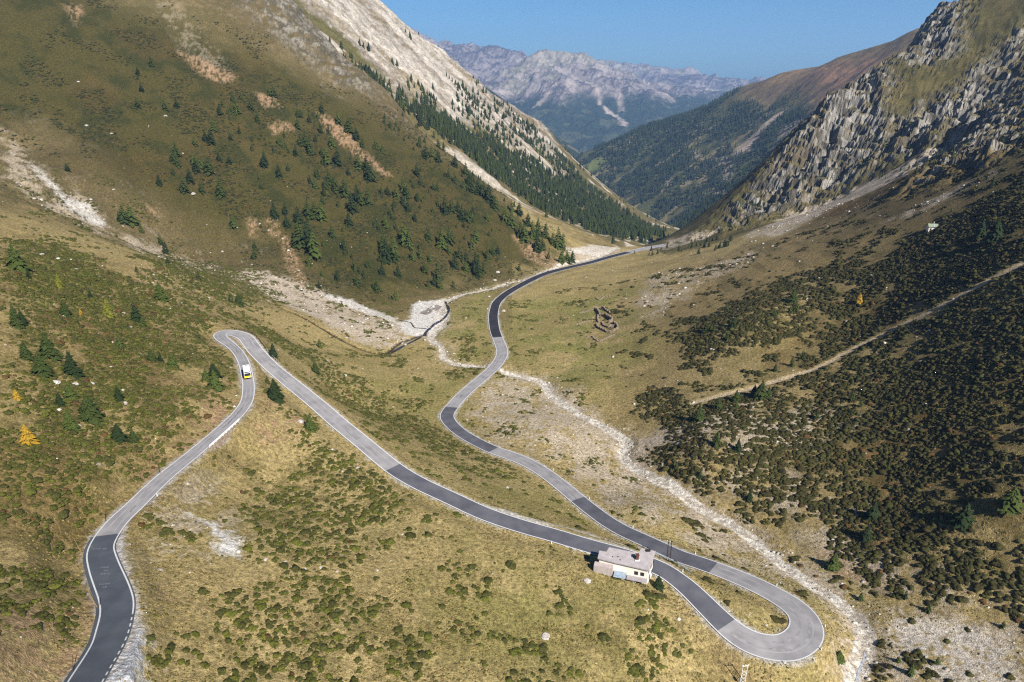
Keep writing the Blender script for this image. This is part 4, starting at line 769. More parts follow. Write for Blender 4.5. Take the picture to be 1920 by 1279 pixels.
spurt = poly_field([(.9,[(690,330),(760,330),(860,330),(950,380),(1040,435),(1075,480),(1040,490),(960,440),(900,470),(820,520),(720,540),(640,500),(600,430),(560,420),(600,350)]),(.4,[(410,200),(600,200),(700,300),(690,400),(560,420),(430,300)]),
   (1.5,[(1335,436),(1430,340),(1450,360),(1420,400),(1400,436)]),(.6,[(1560,365),(1640,290),(1660,240),(1700,215),(1690,290),(1640,325)]),(.6,[(1640,325),(1800,270),(1800,320),(1780,330)]),(.35,[(1440,335),(1560,190),(1600,300),(1500,380)]),(.75,[(740,215),(860,300),(950,370),(900,360),(800,290),(700,230)]),
   (.5,[(1170,475),(1290,448),(1400,450),(1330,475),(1240,478)]),(.3,[(1700,330),(1920,250),(1920,330),(1800,400)])], F1, soft=14, cell=3)
woods('forest', Hn, 40000, -420, 560, 330, 1000, lambda x, y: np.clip(spurt(x, y), 0, 1.5) * sstep(-.1, .45, fbm(x, y, 22, 3, 721)) * .36 * (soil_f(x, y) < .3) * (at_edge(RD, x, y) > 4) * (at_edge(SD, x, y) > 4), (2.8, 7.5), 53, crowns_mid + far_con)

# ------------------------------------------------------------------ built things
def empty(name, loc, rz=0):
    o = bpy.data.objects.new(name, None); C.objects.link(o); o.location = loc; o.rotation_euler.z = rz; o.empty_display_size = .5; return o
class MB:
    def __init__(s): s.V, s.F = [], []
    def hexa(s, P):                      # eight corners: four low, four high, both going round
        n = len(s.V); s.V += [tuple(p) for p in P]; s.F += [(n + 3, n + 2, n + 1, n), (n + 4, n + 5, n + 6, n + 7)] + [(n + i, n + (i + 1) % 4, n + 4 + (i + 1) % 4, n + 4 + i) for i in range(4)]
    def box(s, x0, x1, y0, y1, z0, z1, rz=0, c=(0, 0)):
        P = [(x, y) for x, y in ((x0, y0), (x1, y0), (x1, y1), (x0, y1))]; ca, sa = math.cos(rz), math.sin(rz)
        P = [(c[0] + (x - c[0]) * ca - (y - c[1]) * sa, c[1] + (x - c[0]) * sa + (y - c[1]) * ca) for x, y in P]
        s.hexa([(x, y, z0) for x, y in P] + [(x, y, z1) for x, y in P])
    def tube(s, a, b, r0, r1=None, n=8):
        r1 = r0 if r1 is None else r1; a, b = Vector(a), Vector(b); d = (b - a).normalized(); u = d.orthogonal().normalized(); v = d.cross(u); m = len(s.V)
        for p, r in ((a, r0), (b, r1)):
            for i in range(n): t = 2 * math.pi * i / n; s.V.append(tuple(p + u * math.cos(t) * r + v * math.sin(t) * r))
        s.F += [(m + i, m + (i + 1) % n, m + n + (i + 1) % n, m + n + i) for i in range(n)] + [tuple(m + n - 1 - i for i in range(n)), tuple(m + n + i for i in range(n))]
    def prism(s, top, z_or_bot):         # polygon (counter-clockwise from above) and its lower copy
        top = [tuple(p) for p in top]; bot = [(p[0], p[1], z_or_bot) for p in top] if not hasattr(z_or_bot, '__len__') else [tuple(p) for p in z_or_bot]; n = len(top); m = len(s.V)
        s.V += top + bot; s.F += [tuple(m + i for i in range(n)), tuple(m + 2 * n - 1 - i for i in range(n))] + [(m + (i + 1) % n, m + i, m + n + i, m + n + (i + 1) % n) for i in range(n)]
    def build(s, name, mat, parent=None, bevel=0, smooth=False):
        me = bpy.data.meshes.new(name); me.from_pydata(s.V, [], s.F); me.materials.append(mat); me.update(); o = bpy.data.objects.new(name, me); C.objects.link(o)
        import bmesh
        bm = bmesh.new(); bm.from_mesh(me); bmesh.ops.recalc_face_normals(bm, faces=bm.faces); bm.to_mesh(me); bm.free()
        if smooth: me.polygons.foreach_set('use_smooth', [True] * len(me.polygons))
        if bevel: b = o.modifiers.new('edge', 'BEVEL'); b.width = bevel; b.segments = 2; b.limit_method = 'ANGLE'
        if parent: o.parent = parent
        return o
M_cream = noise_mat('cream_render', srgb(232, 224, 210, .75), srgb(244, 238, 226, .75), 1.2, .85); M_roofg = noise_mat('grey_roof', srgb(166, 158, 160, .62), srgb(186, 178, 178, .62), .9, .8)
M_dark = noise_mat('dark_metal', srgb(46, 42, 42), srgb(66, 60, 58), 5, .5); M_brick = noise_mat('brown_brick', srgb(96, 62, 56), srgb(126, 84, 74), 6); M_steel = noise_mat('pale_steel', srgb(196, 206, 214), srgb(220, 226, 230), 4, .45, .1, .01, metal=.3)
M_wood = noise_mat('weathered_wood', srgb(150, 120, 78), srgb(190, 156, 104), 7); M_wooddk = noise_mat('dark_wood', srgb(64, 50, 38), srgb(92, 74, 56), 7); M_glass = new_mat('window_glass', .15, srgb(38, 44, 52), 0, .6); M_stone = noise_mat('rubble_stone', srgb(142, 122, 104), srgb(198, 178, 156), 1.6, .95, .8, .2)
M_blueroof = noise_mat('blue_sheet', srgb(150, 176, 200), srgb(206, 214, 222), 1.3, .5); M_greenroof = noise_mat('green_grey_sheet', srgb(136, 148, 120, .7), srgb(158, 166, 138, .7), 2, .6); M_whitep = new_mat('white_paint', .45, srgb(240, 240, 238, .85)); M_yellow = new_mat('yellow_paint', .35, srgb(250, 205, 20, .9), 0, .5); M_black = new_mat('black_trim', .5, (.012, .012, .013)); M_rubber = new_mat('rubber', .85, (.02, .02, .02)); M_chrome = new_mat('plain_metal', .3, (.5, .5, .5), .9); M_lamp = new_mat('lamp_glass', .15, (.75, .75, .72), 0, .7); M_red = new_mat('red_plastic', .4, (.4, .02, .02))
M_terr = noise_mat('pinkish_concrete', srgb(200, 184, 178), srgb(222, 210, 204), 1.5)
# the long grey roofed house beside the road
hp0, hp1, hp2 = (np.array(ptD(*k)) for k in ((1229.7, 1034.1, 119.7), (1216.7, 1070, 121.5), (1142, 1026.7, 119.7)))
hn_ = np.cross(hp1 - hp0, hp2 - hp0)
def on_roof(u, v, drop=0.0):
    d = np.array(pt(u, v, 1.0)); p = d * (hn_ @ hp0) / (hn_ @ d); return p + np.array([0, 0, -drop])
def ccw(P):
    a = sum(P[i][0] * P[(i + 1) % len(P)][1] - P[(i + 1) % len(P)][0] * P[i][1] for i in range(len(P))); return P if a > 0 else P[::-1]
house = empty('mountain_house', tuple(np.array(ptD(1190, 1075, 126.5)))); HI = house.matrix_world.copy()
def hbuild(mb, name, mat, parent=None, bevel=0):
    L = Vector(house.location); mb.V = [tuple(Vector(p) - L) for p in mb.V]; return mb.build(name, mat, parent or house, bevel)
outline = ccw([on_roof(*p) for p in ((1124.1, 1032.7), (1137.1, 1035.1), (1142, 1026.7), (1196.3, 1037.3), (1203, 1028.5), (1229.7, 1034.1), (1216.7, 1070), (1166.3, 1058.4), (1153, 1055.5), (1120.6, 1047))])
m = MB(); m.prism(outline, [p - np.array([0, 0, .32]) for p in outline]); roof = hbuild(m, 'roof', M_roofg)

def inset(P, k, kz=0):
    out = []
    for i, p in enumerate(P):
        a, b = P[i - 1], P[(i + 1) % len(P)]; d1 = (p - a)[:2]; d2 = (b - p)[:2]; d1 /= np.linalg.norm(d1); d2 /= np.linalg.norm(d2)
        n1_, n2_ = np.array([-d1[1], d1[0]]), np.array([-d2[1], d2[0]]); s_ = n1_ + n2_; s_ /= max(.5, 1 + n1_ @ n2_); out.append(np.array([p[0] + s_[0] * k, p[1] + s_[1] * k, p[2] + kz]))
    return out
m = MB(); m.prism(inset(outline, .05, -.33), [p - np.array([0, 0, .12]) for p in inset(outline, .05, -.33)]); hbuild(m, 'fascia', M_wooddk).parent = roof
wl = inset(outline, .38, -.33); m = MB(); m.prism(wl, -129.5); wall = hbuild(m, 'wall', M_cream)
def frame_of(a, b):                      # local frame of a wall run from a to b
    d = (b - a)[:2]; L = np.linalg.norm(d); d = d / L; return d, np.array([d[1], -d[0]]), L
def wall_box(mb, a, b, t0, t1, z0, z1, out0, out1):
    d, n_, L = frame_of(a, b); P = [a[:2] + d * t0 + n_ * out0, a[:2] + d * t1 + n_ * out0, a[:2] + d * t1 + n_ * out1, a[:2] + d * t0 + n_ * out1]
    mb.hexa([(p[0], p[1], z0) for p in P] + [(p[0], p[1], z1) for p in P])
ends = sorted(range(len(wl)), key=lambda i: np.linalg.norm(wl[i] - hp1))[0]; fr = wl[ends]
nxt, prv = wl[(ends + 1) % len(wl)], wl[ends - 1]          # going counter-clockwise: front run comes before, end run after
def window(a, b, t, z, w_, h_):
    m = MB()
    for q0, q1, r0, r1 in ((t - w_ / 2 - .09, t + w_ / 2 + .09, z - .09, z), (t - w_ / 2 - .09, t + w_ / 2 + .09, z + h_, z + h_ + .09), (t - w_ / 2 - .09, t - w_ / 2, z, z + h_), (t + w_ / 2, t + w_ / 2 + .09, z, z + h_)): wall_box(m, a, b, q0, q1, r0, r1, -.02, .07)
    f = hbuild(m, 'window', M_wooddk); g = MB(); wall_box(g, a, b, t - w_ / 2, t + w_ / 2, z, z + h_, -.02, .03); o = hbuild(g, 'pane', M_glass, None); o.parent = f
for t in (1.3, 3.3, 5.3): window(fr, nxt, t, -123.6, .8, 1.1)
for t in (2.3, 4.6): window(fr, nxt, t, -126.1, .7, .9)
Lf = np.linalg.norm((fr - prv)[:2])
for t in (Lf - 1.3, Lf - 2.9): window(prv, fr, t, -123.9, .8, .9)
m = MB(); wall_box(m, prv, fr, Lf - 4.9, Lf - 4.0, -127.2, -125.0, -.02, .06); dr_ = hbuild(m, 'door', M_wooddk); g = MB(); wall_box(g, prv, fr, Lf - 4.16, Lf - 4.1, -126.2, -126.1, .06, .12); hbuild(g, 'handle', M_chrome).parent = dr_
m = MB(); wall_box(m, prv, fr, Lf - 5.2, Lf + .1, -124.75, -124.58, 0, 1.7); hbuild(m, 'porch_roof', M_roofg)
m = MB()
for t in (Lf - 5.0, Lf - 2.6, Lf - .1): wall_box(m, prv, fr, t - .07, t + .07, -129, -124.75, 1.45, 1.6)
hbuild(m, 'porch_posts', M_wooddk)
m = MB(); wall_box(m, prv, fr, Lf - 8.6, Lf - 5.4, -124.0, -123.9, .1, 2.6); hbuild(m, 'patio_roof', M_blueroof)
m = MB()
for t in (Lf - 8.5, Lf - 5.5): wall_box(m, prv, fr, t - .06, t + .06, -129, -124.0, 2.4, 2.5)
hbuild(m, 'patio_posts', M_wooddk)
m = MB(); wall_box(m, prv, fr, Lf - 14.0, Lf - 9.0, -129, -122.2, 0, 1.7); hbuild(m, 'terrace_wall', M_terr)
cb = on_roof(1194.5, 1049.5); m = MB(); m.box(cb[0] - .38, cb[0] + .38, cb[1] - .38, cb[1] + .38, cb[2] - .2, cb[2] + 1.5); m.box(cb[0] - .48, cb[0] + .48, cb[1] - .48, cb[1] + .48, cb[2] + 1.5, cb[2] + 1.62); ch = hbuild(m, 'chimney', M_brick)
g = MB(); g.box(cb[0] - .55, cb[0] + .55, cb[1] - .55, cb[1] + .55, cb[2] - .12, cb[2] + .12); hbuild(g, 'flashing', M_whitep).parent = ch; ch.parent = roof
v_ = on_roof(1215, 1033.5); m = MB(); m.box(v_[0] - .6, v_[0] + .6, v_[1] - .3, v_[1] + .3, v_[2] - .1, v_[2] + .3); o = hbuild(m, 'roof_vent', M_dark); o.parent = roof
for u, v in ((1149, 1045), (1159, 1045), (1163, 1051)):
    s_ = on_roof(u, v); m = MB(); m.tube((s_[0], s_[1], s_[2] - .1), (s_[0], s_[1], s_[2] + .28), .1); hbuild(m, 'vent_pipe', M_dark).parent = roof
tag(house, 'long low house with a flat grey L shaped roof and cream walls beside the road', 'house')
def G(x, y): return float(Hn(np.array([x]), np.array([y]))[0])
def ground_pt(u, v): return foot([(u, v)])[0]
# garden things in front of the house
for k, (u, v) in enumerate(((1178, 1081), (1186, 1083), (1193, 1084), (1181, 1075.5))):
    p = ground_pt(u, v); e = empty('garden_table', (p[0], p[1], p[2]), .2 * k); t = MB(); t.box(-.6, .6, -.4, .4, .66, .72); t.build('table_top', M_whitep, e, .02)
    for sx in (-.5, .5):
        for sy in (-.3, .3): g = MB(); g.box(sx - .03, sx + .03, sy - .03, sy + .03, -.3, .66); g.build('leg', M_whitep, e)
    tag(e, 'white garden table on the grass in front of the grey roofed house', 'table', 'white garden tables by the house')
p = ground_pt(1159, 1063.5); e = empty('lean_to_box', tuple(p), -.15); m = MB(); m.box(-.7, .7, -.6, .6, -.4, .9); m.build('body', M_stone, e, .02); m = MB(); m.box(-.8, .8, -.7, .7, .9, .98); m.build('lid', M_whitep, e); tag(e, 'small box with a white lid at the left end of the house terrace', 'box')
def board_fence(name, pts, h, th, mat, label, cat, posts=True):
    W = foot(pts); e = empty(name, tuple(W[0])); L = smooth_line([tuple(w_) for w_ in W], .6); m = MB(); pm = []
    for a, b in zip(L[:-1], L[1:]):
        d = (b - a)[:2]; d /= np.linalg.norm(d); n_ = np.array([d[1], -d[0]]) * th / 2; za, zb = G(*a[:2]), G(*b[:2])
        P = [(a[0] - n_[0], a[1] - n_[1]), (b[0] - n_[0], b[1] - n_[1]), (b[0] + n_[0], b[1] + n_[1]), (a[0] + n_[0], a[1] + n_[1])]
        z = (za, zb, zb, za); m.hexa([(x - W[0][0], y - W[0][1], zz - .2 - W[0][2]) for (x, y), zz in zip(P, z)] + [(x - W[0][0], y - W[0][1], zz + h - W[0][2]) for (x, y), zz in zip(P, z)])
    m.build('wall', mat, e); return tag(e, label, cat)
board_fence('garden_wall', [(1163, 1078), (1172, 1083.5), (1184, 1090), (1193, 1095)], .45, .3, M_cream, 'low pale wall edging the garden below the grey roofed house', 'wall')

# guard rails
def guardrail(i0, i1, off, label, rails=((.72, .16, M_steel),), post_mat=M_dark, gap=2.5, name='guardrail'):
    idx = list(range(i0, i1 + 1)); L = np.stack([RL[idx, 0] + NR[idx, 0] * (off[idx]), RL[idx, 1] + NR[idx, 1] * off[idx], RL[idx, 2]], 1); o0 = L[0].copy(); e = empty(name, tuple(o0))
    for zc, hh, mt in rails:
        m = MB()
        for a, b in zip(L[:-1] - o0, L[1:] - o0):
            d = (b - a)[:2]; d /= np.linalg.norm(d); n_ = np.array([d[1], -d[0]]) * .05; P = [(a - [*n_, 0]), (b - [*n_, 0]), (b + [*n_, 0]), (a + [*n_, 0])]
            m.hexa([p + [0, 0, zc - hh] for p in P] + [p + [0, 0, zc + hh] for p in P])
        m.build('rail', mt, e)
    for k in range(0, len(idx), max(1, int(gap))):
        p = L[k] - o0; m = MB(); m.box(p[0] - .07, p[0] + .07, p[1] - .07, p[1] + .07, -.9 + p[2], p[2] + .8); m.build('post', post_mat, e)
    return tag(e, label, 'guardrail')
guardrail(road_at(1186, 1047), road_at(1277, 1091), -(hw + 1.5), 'pale steel guardrail behind the grey roofed house, between the two road legs')
ra, rb_ = road_at(378, 838), road_at(433, 789)
guardrail(ra, rb_, hw + .55, 'white double guardrail on the retaining wall below the bus', rails=((.78, .11, M_whitep), (.38, .11, M_whitep)), post_mat=M_whitep)
guardrail(road_at(431, 625), road_at(480, 660), -(hw + 1.2), 'dark wire rail round the outside of the top hairpin bend', rails=((.7, .05, M_dark), (.35, .04, M_dark)), post_mat=M_dark, gap=2)
guardrail(road_at(484, 663), road_at(505, 686), -(hw + .9), 'short grey rail just below the top hairpin bend', rails=((.65, .08, M_steel),), gap=2)
idx = list(range(ra - 1, rb_ + 2)); m = MB(); o0 = RL[ra, :3].copy()
for a_i, b_i in zip(idx[:-1], idx[1:]):
    P0, P1 = [], []
    for i in (a_i, b_i):
        for o_, z_ in ((hw[i] + .3, .05), (hw[i] + .85, .05), (hw[i] + 1.5, -3.6), (hw[i] + .3, -3.6)):
            (P0 if i == a_i else P1).append((RL[i, 0] + NR[i, 0] * o_ - o0[0], RL[i, 1] + NR[i, 1] * o_ - o0[1], RL[i, 2] + z_ - o0[2]))
    m.hexa([P0[0], P0[1], P0[2], P0[3], P1[0], P1[1], P1[2], P1[3]])
o = m.build('retaining_wall', M_stone); o.location = o0; tag(o, 'rough brown stone retaining wall under the road below the bus', 'wall')

# marker posts, snow poles, masts, cables
dm = MB(); dm.box(-.09, .09, -.06, .06, -.3, .95); dm_o = None
dk = MB(); dk.box(-.095, .095, -.065, .065, .68, .82)
POSTS = [(1181, 991.5, 'beside the road above the grey roofed house'), (1301, 1046, 'beside the road just right of the wooden H shaped power pole'), (1443, 1110, 'on the outside of the straight leading into the lower hairpin'), (1534, 1171, 'outside the lower hairpin, upper of the right two'), (1526, 1213, 'outside the lower hairpin, lower of the right two'), (1469, 1238, 'at the bottom outer edge of the lower hairpin bend'), (1279, 1077, 'at the right end of the guardrail near the house'), (1038, 883, 'on the bend above the stony stream flat'), (1099, 937, 'where the road changes from pale to dark asphalt above the stream flat'), (1036, 1017, 'at the near edge of the road left of the grey roofed house'), (917, 831, 'on the inside of the curve beside the dark ditch'), (876, 751, 'on the straight above the dark asphalt bend'), (295, 931, 'at the right edge of the upper road beside pale gravel'), (1186, 1027.5, 'at the left end of the guardrail behind the house')]
for u, v, wd in POSTS:
    p = ground_pt(u, v); ir = int(np.argmin((RL[:, 0] - p[0]) ** 2 + (RL[:, 1] - p[1]) ** 2)); of = float((p[:2] - RL[ir, :2]) @ NR[ir])
    if abs(of) < hw[ir] + .7: of = math.copysign(hw[ir] + .7, of); p = np.array([RL[ir, 0] + NR[ir, 0] * of, RL[ir, 1] + NR[ir, 1] * of, 0]); p[2] = G(p[0], p[1])
    e = empty('marker_post', tuple(p)); a = dm.build('post', M_whitep, e) if dm_o is None else bpy.data.objects.new('post', dm_o[0]); b = dk.build('reflector_band', M_black, e) if dm_o is None else bpy.data.objects.new('reflector_band', dm_o[1])
    if dm_o is None: dm_o = (a.data, b.data)
    else:
        for o in (a, b): C.objects.link(o); o.parent = e
    tag(e, 'white marker post ' + wd, 'road post', 'white marker posts along the road')
for u, v, h, mat, tilt, lab in ((301, 889, 3.0, M_wooddk, .0, 'dark snow pole beside the upper road above the pale gravel'), (197, 977, 2.6, M_wooddk, .25, 'dark leaning snow pole beside the road at the asphalt change'), (156, 1043, 4.6, M_wood, -.2, 'pale wooden pole leaning left beside the dark asphalt road, upper one of two'), (183, 1140, 4.2, M_wood, -.2, 'pale wooden pole leaning left beside the dark asphalt road, lower one of two'), (187, 1137, 2.2, M_wooddk, .2, 'short dark snow pole beside the lower pale wooden pole'), (136, 1262, 3.6, M_wooddk, .25, 'dark leaning snow pole at the bottom left of the photo'), (1274, 1054, .1, M_wood, 0, None)):
    if not lab: continue
    p = ground_pt(u, v); m = MB(); m.tube((0, 0, -.4), (tilt * h, 0, h), .07, .05, 8); m.tube((tilt * h * .96, 0, h * .96), (tilt * h * 1.003, 0, h * 1.003), .075, .075, 8); o = m.build('snow_pole', mat); o.location = p; tag(o, lab, 'pole')
pA, pB = ground_pt(1250, 1050.5), ground_pt(1256, 1053.5); hA = 7.2
e = empty('power_pole', tuple(pA)); d_ = pB - pA
for nm, q0 in (('pole', Vector((0, 0, 0))), ('pole', Vector(d_))): m = MB(); m.tube(q0 + Vector((0, 0, -.8)), q0 + Vector((0, 0, hA - q0.z)), .13, .1, 10); m.build(nm, M_wooddk, e)
m = MB(); m.tube((-.4, 0, hA - .25), (d_[0] + .4, d_[1], hA - .25), .08); m.build('crossbar', M_steel, e); m = MB(); m.tube((0, 0, 1.5), (d_[0], d_[1], 3.2), .05); m.build('brace', M_wooddk, e)
tops1 = []
for q0 in ((-.3, 0), (d_[0] / 2, d_[1] / 2), (d_[0] + .3, d_[1])):
    m = MB(); m.tube((q0[0], q0[1], hA - .2), (q0[0], q0[1], hA + .15), .09, .05); m.build('insulator', M_whitep, e); tops1.append(Vector(pA) + Vector((q0[0], q0[1], hA + .15)))
tag(e, 'wooden H shaped power pole between the two road legs right of the house', 'power pole')
pm_ = ground_pt(1392, 1283); hM = 6.0; e = empty('lattice_mast', tuple(pm_)); wA = 1.15
ax = Vector((1, .12, 0)).normalized()
for sx in (-.5, .5): m = MB(); m.tube(ax * (sx * wA) + Vector((0, 0, -.8)), ax * (sx * wA) + Vector((0, 0, hM)), .075, .06, 8); m.build('leg', M_whitep, e)
for z0 in (.2, 1.3, 2.4, 3.3):
    m = MB(); m.tube(ax * (-.5 * wA) + Vector((0, 0, z0)), ax * (.5 * wA) + Vector((0, 0, z0 + 1)), .03, .03, 6); m.tube(ax * (.5 * wA) + Vector((0, .06, z0)), ax * (-.5 * wA) + Vector((0, .06, z0 + 1)), .03, .03, 6); m.build('cross_brace', M_whitep, e)
m = MB(); m.tube(ax * (-.62 * wA) + Vector((0, 0, hM - .35)), ax * (.62 * wA) + Vector((0, 0, hM - .35)), .07, .07, 8); m.build('crossbar', M_whitep, e)
m = MB(); m.box(-.85, -.5, -.2, .2, 1.0, 2.0); m.build('switch_box', M_steel, e, .03)
tops2 = []
for sx in (-.6, 0, .6): m = MB(); m.tube(ax * (sx * wA) + Vector((0, 0, hM - .3)), ax * (sx * wA) + Vector((0, 0, hM + .12)), .07, .05, 8); m.build('insulator', M_whitep, e); tops2.append(Vector(pm_) + ax * (sx * wA) + Vector((0, 0, hM + .12)))
tag(e, 'white lattice power mast with crossed braces at the bottom edge below the hairpin', 'power mast')
for a, b, wd in ((tops1[0], tops2[0], 'nearest the house'), (tops1[2], tops2[2], 'farthest from the house')):
    m = MB(); pr = a
    for k in range(1, 25): t = k / 24; q_ = a.lerp(b, t) - Vector((0, 0, 1.6 * 4 * t * (1 - t))); m.tube(pr, q_, .014, .014, 5); pr = q_
    tag(m.build('power_cable', M_black), 'thin power cable strung over the road from pole to mast, ' + wd, 'cable')

# the yellow and white bus coming down the road
bi = road_at(464, 706); fw = Vector((-T[bi, 0], -T[bi, 1], (RL[bi - 4, 2] - RL[bi + 4, 2]) / 8)).normalized()
bus = empty('bus', (RL[bi, 0] + NR[bi, 0] * .15, RL[bi, 1] + NR[bi, 1] * .15, RL[bi, 2] + .1)); bus.rotation_euler = fw.to_track_quat('Y', 'Z').to_euler(); tag(bus, 'yellow and white bus with a dark windscreen driving down the narrow upper road', 'bus')
BW, BL, BH = 1.2, 3.9, 2.95              # half width, half length, height; front at +Y
def body_ring(z0, z1, y0, y1, x, mat, name, bev=.06, parent=bus): m = MB(); m.box(-x, x, y0, y1, z0, z1); return m.build(name, mat, parent, bev)
body_ring(.38, 1.35, -BL, BL, BW, M_yellow, 'body', .1); body_ring(1.35, 2.5, -BL + .04, BL - .1, BW - .03, M_whitep, 'cabin', .05); body_ring(2.5, BH, -BL + .05, BL - .25, BW - .02, M_whitep, 'roof', .12)
m = MB(); m.hexa([(-1.08, BL - .12, 1.3), (1.08, BL - .12, 1.3), (1.08, BL + .05, 1.3), (-1.08, BL + .05, 1.3), (-1.02, BL - .4, 2.62), (1.02, BL - .4, 2.62), (1.02, BL - .14, 2.62), (-1.02, BL - .14, 2.62)]); m.build('windscreen', M_glass, bus, .03)
m = MB(); m.box(-1.04, 1.04, BL - .32, BL - .1, 2.6, 2.86); m.build('destination_box', M_black, bus, .03)
m = MB(); m.box(-1.16, 1.16, BL - .1, BL + .07, .3, .62); m.build('bumper', M_black, bus, .04)
for sx in (-1, 1):
    m = MB(); m.tube((sx * .85, BL - .05, .82), (sx * .85, BL + .05, .82), .14, .14, 14); m.build('headlight', M_lamp, bus)
    m = MB(); m.tube((sx * 1.15, BL - .15, 2.5), (sx * 1.42, BL + .12, 2.35), .03); m.box(sx * 1.42 - .09, sx * 1.42 + .09, BL + .08, BL + .16, 1.85, 2.38); m.build('mirror', M_black, bus)
    m = MB(); m.box(sx * 1.19 - .02, sx * 1.19 + .02, -BL + .4, BL - .9, 1.5, 2.35); m.build('side_window', M_glass, bus, .01)
    m = MB(); m.box(sx * 1.0 - .1, sx * 1.0 + .1, -BL - .03, -BL + .03, .8, 1.1); m.build('tail_light', M_red, bus)
    for wy_ in (-BL + 1.5, BL - 1.6):
        m = MB(); m.tube((sx * .92, wy_, .45), (sx * 1.215, wy_, .45), .45, .45, 20); wh_ = m.build('wheel', M_rubber, bus); m = MB(); m.tube((sx * 1.2, wy_, .45), (sx * 1.235, wy_, .45), .24, .2, 16); m.build('rim', M_chrome, wh_)
m = MB(); m.box(-.9, .9, -BL - .02, -BL + .05, 1.55, 2.4); m.build('rear_window', M_glass, bus, .01)
m = MB(); m.box(-.25, .25, -2.9, -2.4, BH - .02, BH + .1); m.build('roof_hatch', M_black, bus, .02); m = MB(); m.box(-.7, .7, -1.2, .6, BH - .02, BH + .16); m.build('air_conditioner', M_whitep, bus, .05)
m = MB(); m.box(-.28, .28, BL + .05, BL + .09, .66, .78); m.build('number_plate', M_whitep, bus)
m = MB(); m.tube((-.5, BL + .06, 1.28), (.4, BL + .02, 1.75), .015); m.tube((.45, BL + .06, 1.28), (-.3, BL + .02, 1.7), .015); m.build('wiper', M_black, bus)

# the stone hut on the right slope
p = ground_pt(1747, 431); hut = empty('stone_hut', tuple(p), R(-14)); tag(hut, 'small stone hut with a grey green metal roof on the right hand slope', 'hut')
m = MB(); m.box(-2.3, 2.3, -2.2, 2.2, -2.5, 2.0); m.build('wall', M_cream, hut)
m = MB(); m.hexa([(-2.3, -2.2, 2.0), (2.3, -2.2, 2.0), (2.3, 2.2, 2.0), (-2.3, 2.2, 2.0), (-2.3, -.05, 3.1), (2.3, -.05, 3.1), (2.3, .05, 3.1), (-2.3, .05, 3.1)]); m.build('gable', M_cream, hut)
for sy in (-1, 1):
    m = MB(); P = [(-2.6, sy * 2.6, 1.9), (2.6, sy * 2.6, 1.9), (2.6, 0, 3.22), (-2.6, 0, 3.22)]; m.hexa(P + [(x, y, z + .1) for x, y, z in P]); rf = m.build('roof', M_greenroof, hut)
    if sy < 0: g = MB(); P = [(.1, -2.2, 2.22), (.8, -2.2, 2.22), (.8, -.5, 3.09), (.1, -.5, 3.09)]; g.hexa(P + [(x, y, z + .04) for x, y, z in P]); g.build('skylight', M_steel, rf)
m = MB(); m.tube((.6, .6, 2.7), (.6, .6, 4.1), .14); m.tube((.6, .6, 4.1), (.6, .6, 4.2), .22, .1); m.build('chimney', M_whitep, hut)
m = MB(); m.box(-1.7, -.8, -2.24, -2.16, -.9, 1.1); dr_ = m.build('door', M_wooddk, hut); m = MB(); m.box(-.95, -.88, -2.3, -2.23, .1, .18); m.build('handle', M_chrome, dr_); m = MB(); m.box(.5, 1.3, -2.24, -2.17, .3, 1.1); m.build('window', M_glass, hut)

# ruined walls on the meadow
def rubble(name, line, h, parent, L0):
    W = foot(line); L = smooth_line([tuple(w_) for w_ in W], .38); rr_ = random.Random(len(line) * 7 + int(line[0][0])); m = MB()
    for k, a in enumerate(L):
        z = G(a[0], a[1]); hh = h * (.55 + .45 * math.sin(k * .31 + line[0][0]) ** 2)
        zz = -.2
        while zz < hh:
            sx, sy, sz = rr_.uniform(.22, .4), rr_.uniform(.3, .5), rr_.uniform(.22, .4); cx, cy = a[0] - L0[0] + rr_.uniform(-.15, .15), a[1] - L0[1] + rr_.uniform(-.2, .2)
            m.box(cx - sx, cx + sx, cy - sy, cy + sy, z + zz - L0[2], z + zz + sz - L0[2], rr_.uniform(0, 3), (cx, cy)); zz += sz * .9
    return m.build(name, M_stone, parent)
def rz_(L): return [(1080 + x / 10.66, 540 + y / 10.66) for x, y in L]
L0 = ground_pt(1135, 605); ruin = empty('ruined_farmhouse', tuple(L0)); tag(ruin, 'roofless ruin of broken stone walls standing on the open meadow', 'ruin')
for ln, h in (([(390, 440), (450, 500), (470, 560)], 2.2), ([(385, 430), (520, 400), (600, 460), (680, 515)], 1.3), ([(580, 570), (640, 610), (720, 655)], 2.6), ([(720, 655), (690, 690), (650, 700)], 1.6), ([(470, 560), (580, 570)], 1.5), ([(440, 560), (430, 640), (450, 700)], 1.2), ([(400, 740), (440, 800), (540, 850), (620, 895)], 1.3), ([(620, 895), (730, 880), (830, 820)], 1.2), ([(740, 710), (800, 750), (835, 820)], 1.8), ([(650, 800), (720, 780), (800, 770)], 1.6), ([(520, 700), (560, 760), (650, 800)], .9)):
    rubble('wall', rz_(ln), h, ruin, L0)
for ln, lab in (([(80, 510), (200, 480), (300, 460), (380, 440)], 'low line of stones running left from the ruin'), ([(60, 730), (150, 700), (260, 685)], 'short grassy stone row left of the ruin'), ([(220, 990), (320, 980), (450, 1075), (600, 1020), (770, 950)], 'bent low stone wall in the grass below the ruin'), ([(400, 210), (470, 250), (560, 190), (670, 180)], 'small heap of stones uphill of the ruin')):
    L1 = ground_pt(*rz_([ln[0]])[0]); o = rubble('stone_row', rz_(ln), .6, None, L1); o.location = L1; tag(o, lab, 'stone wall')

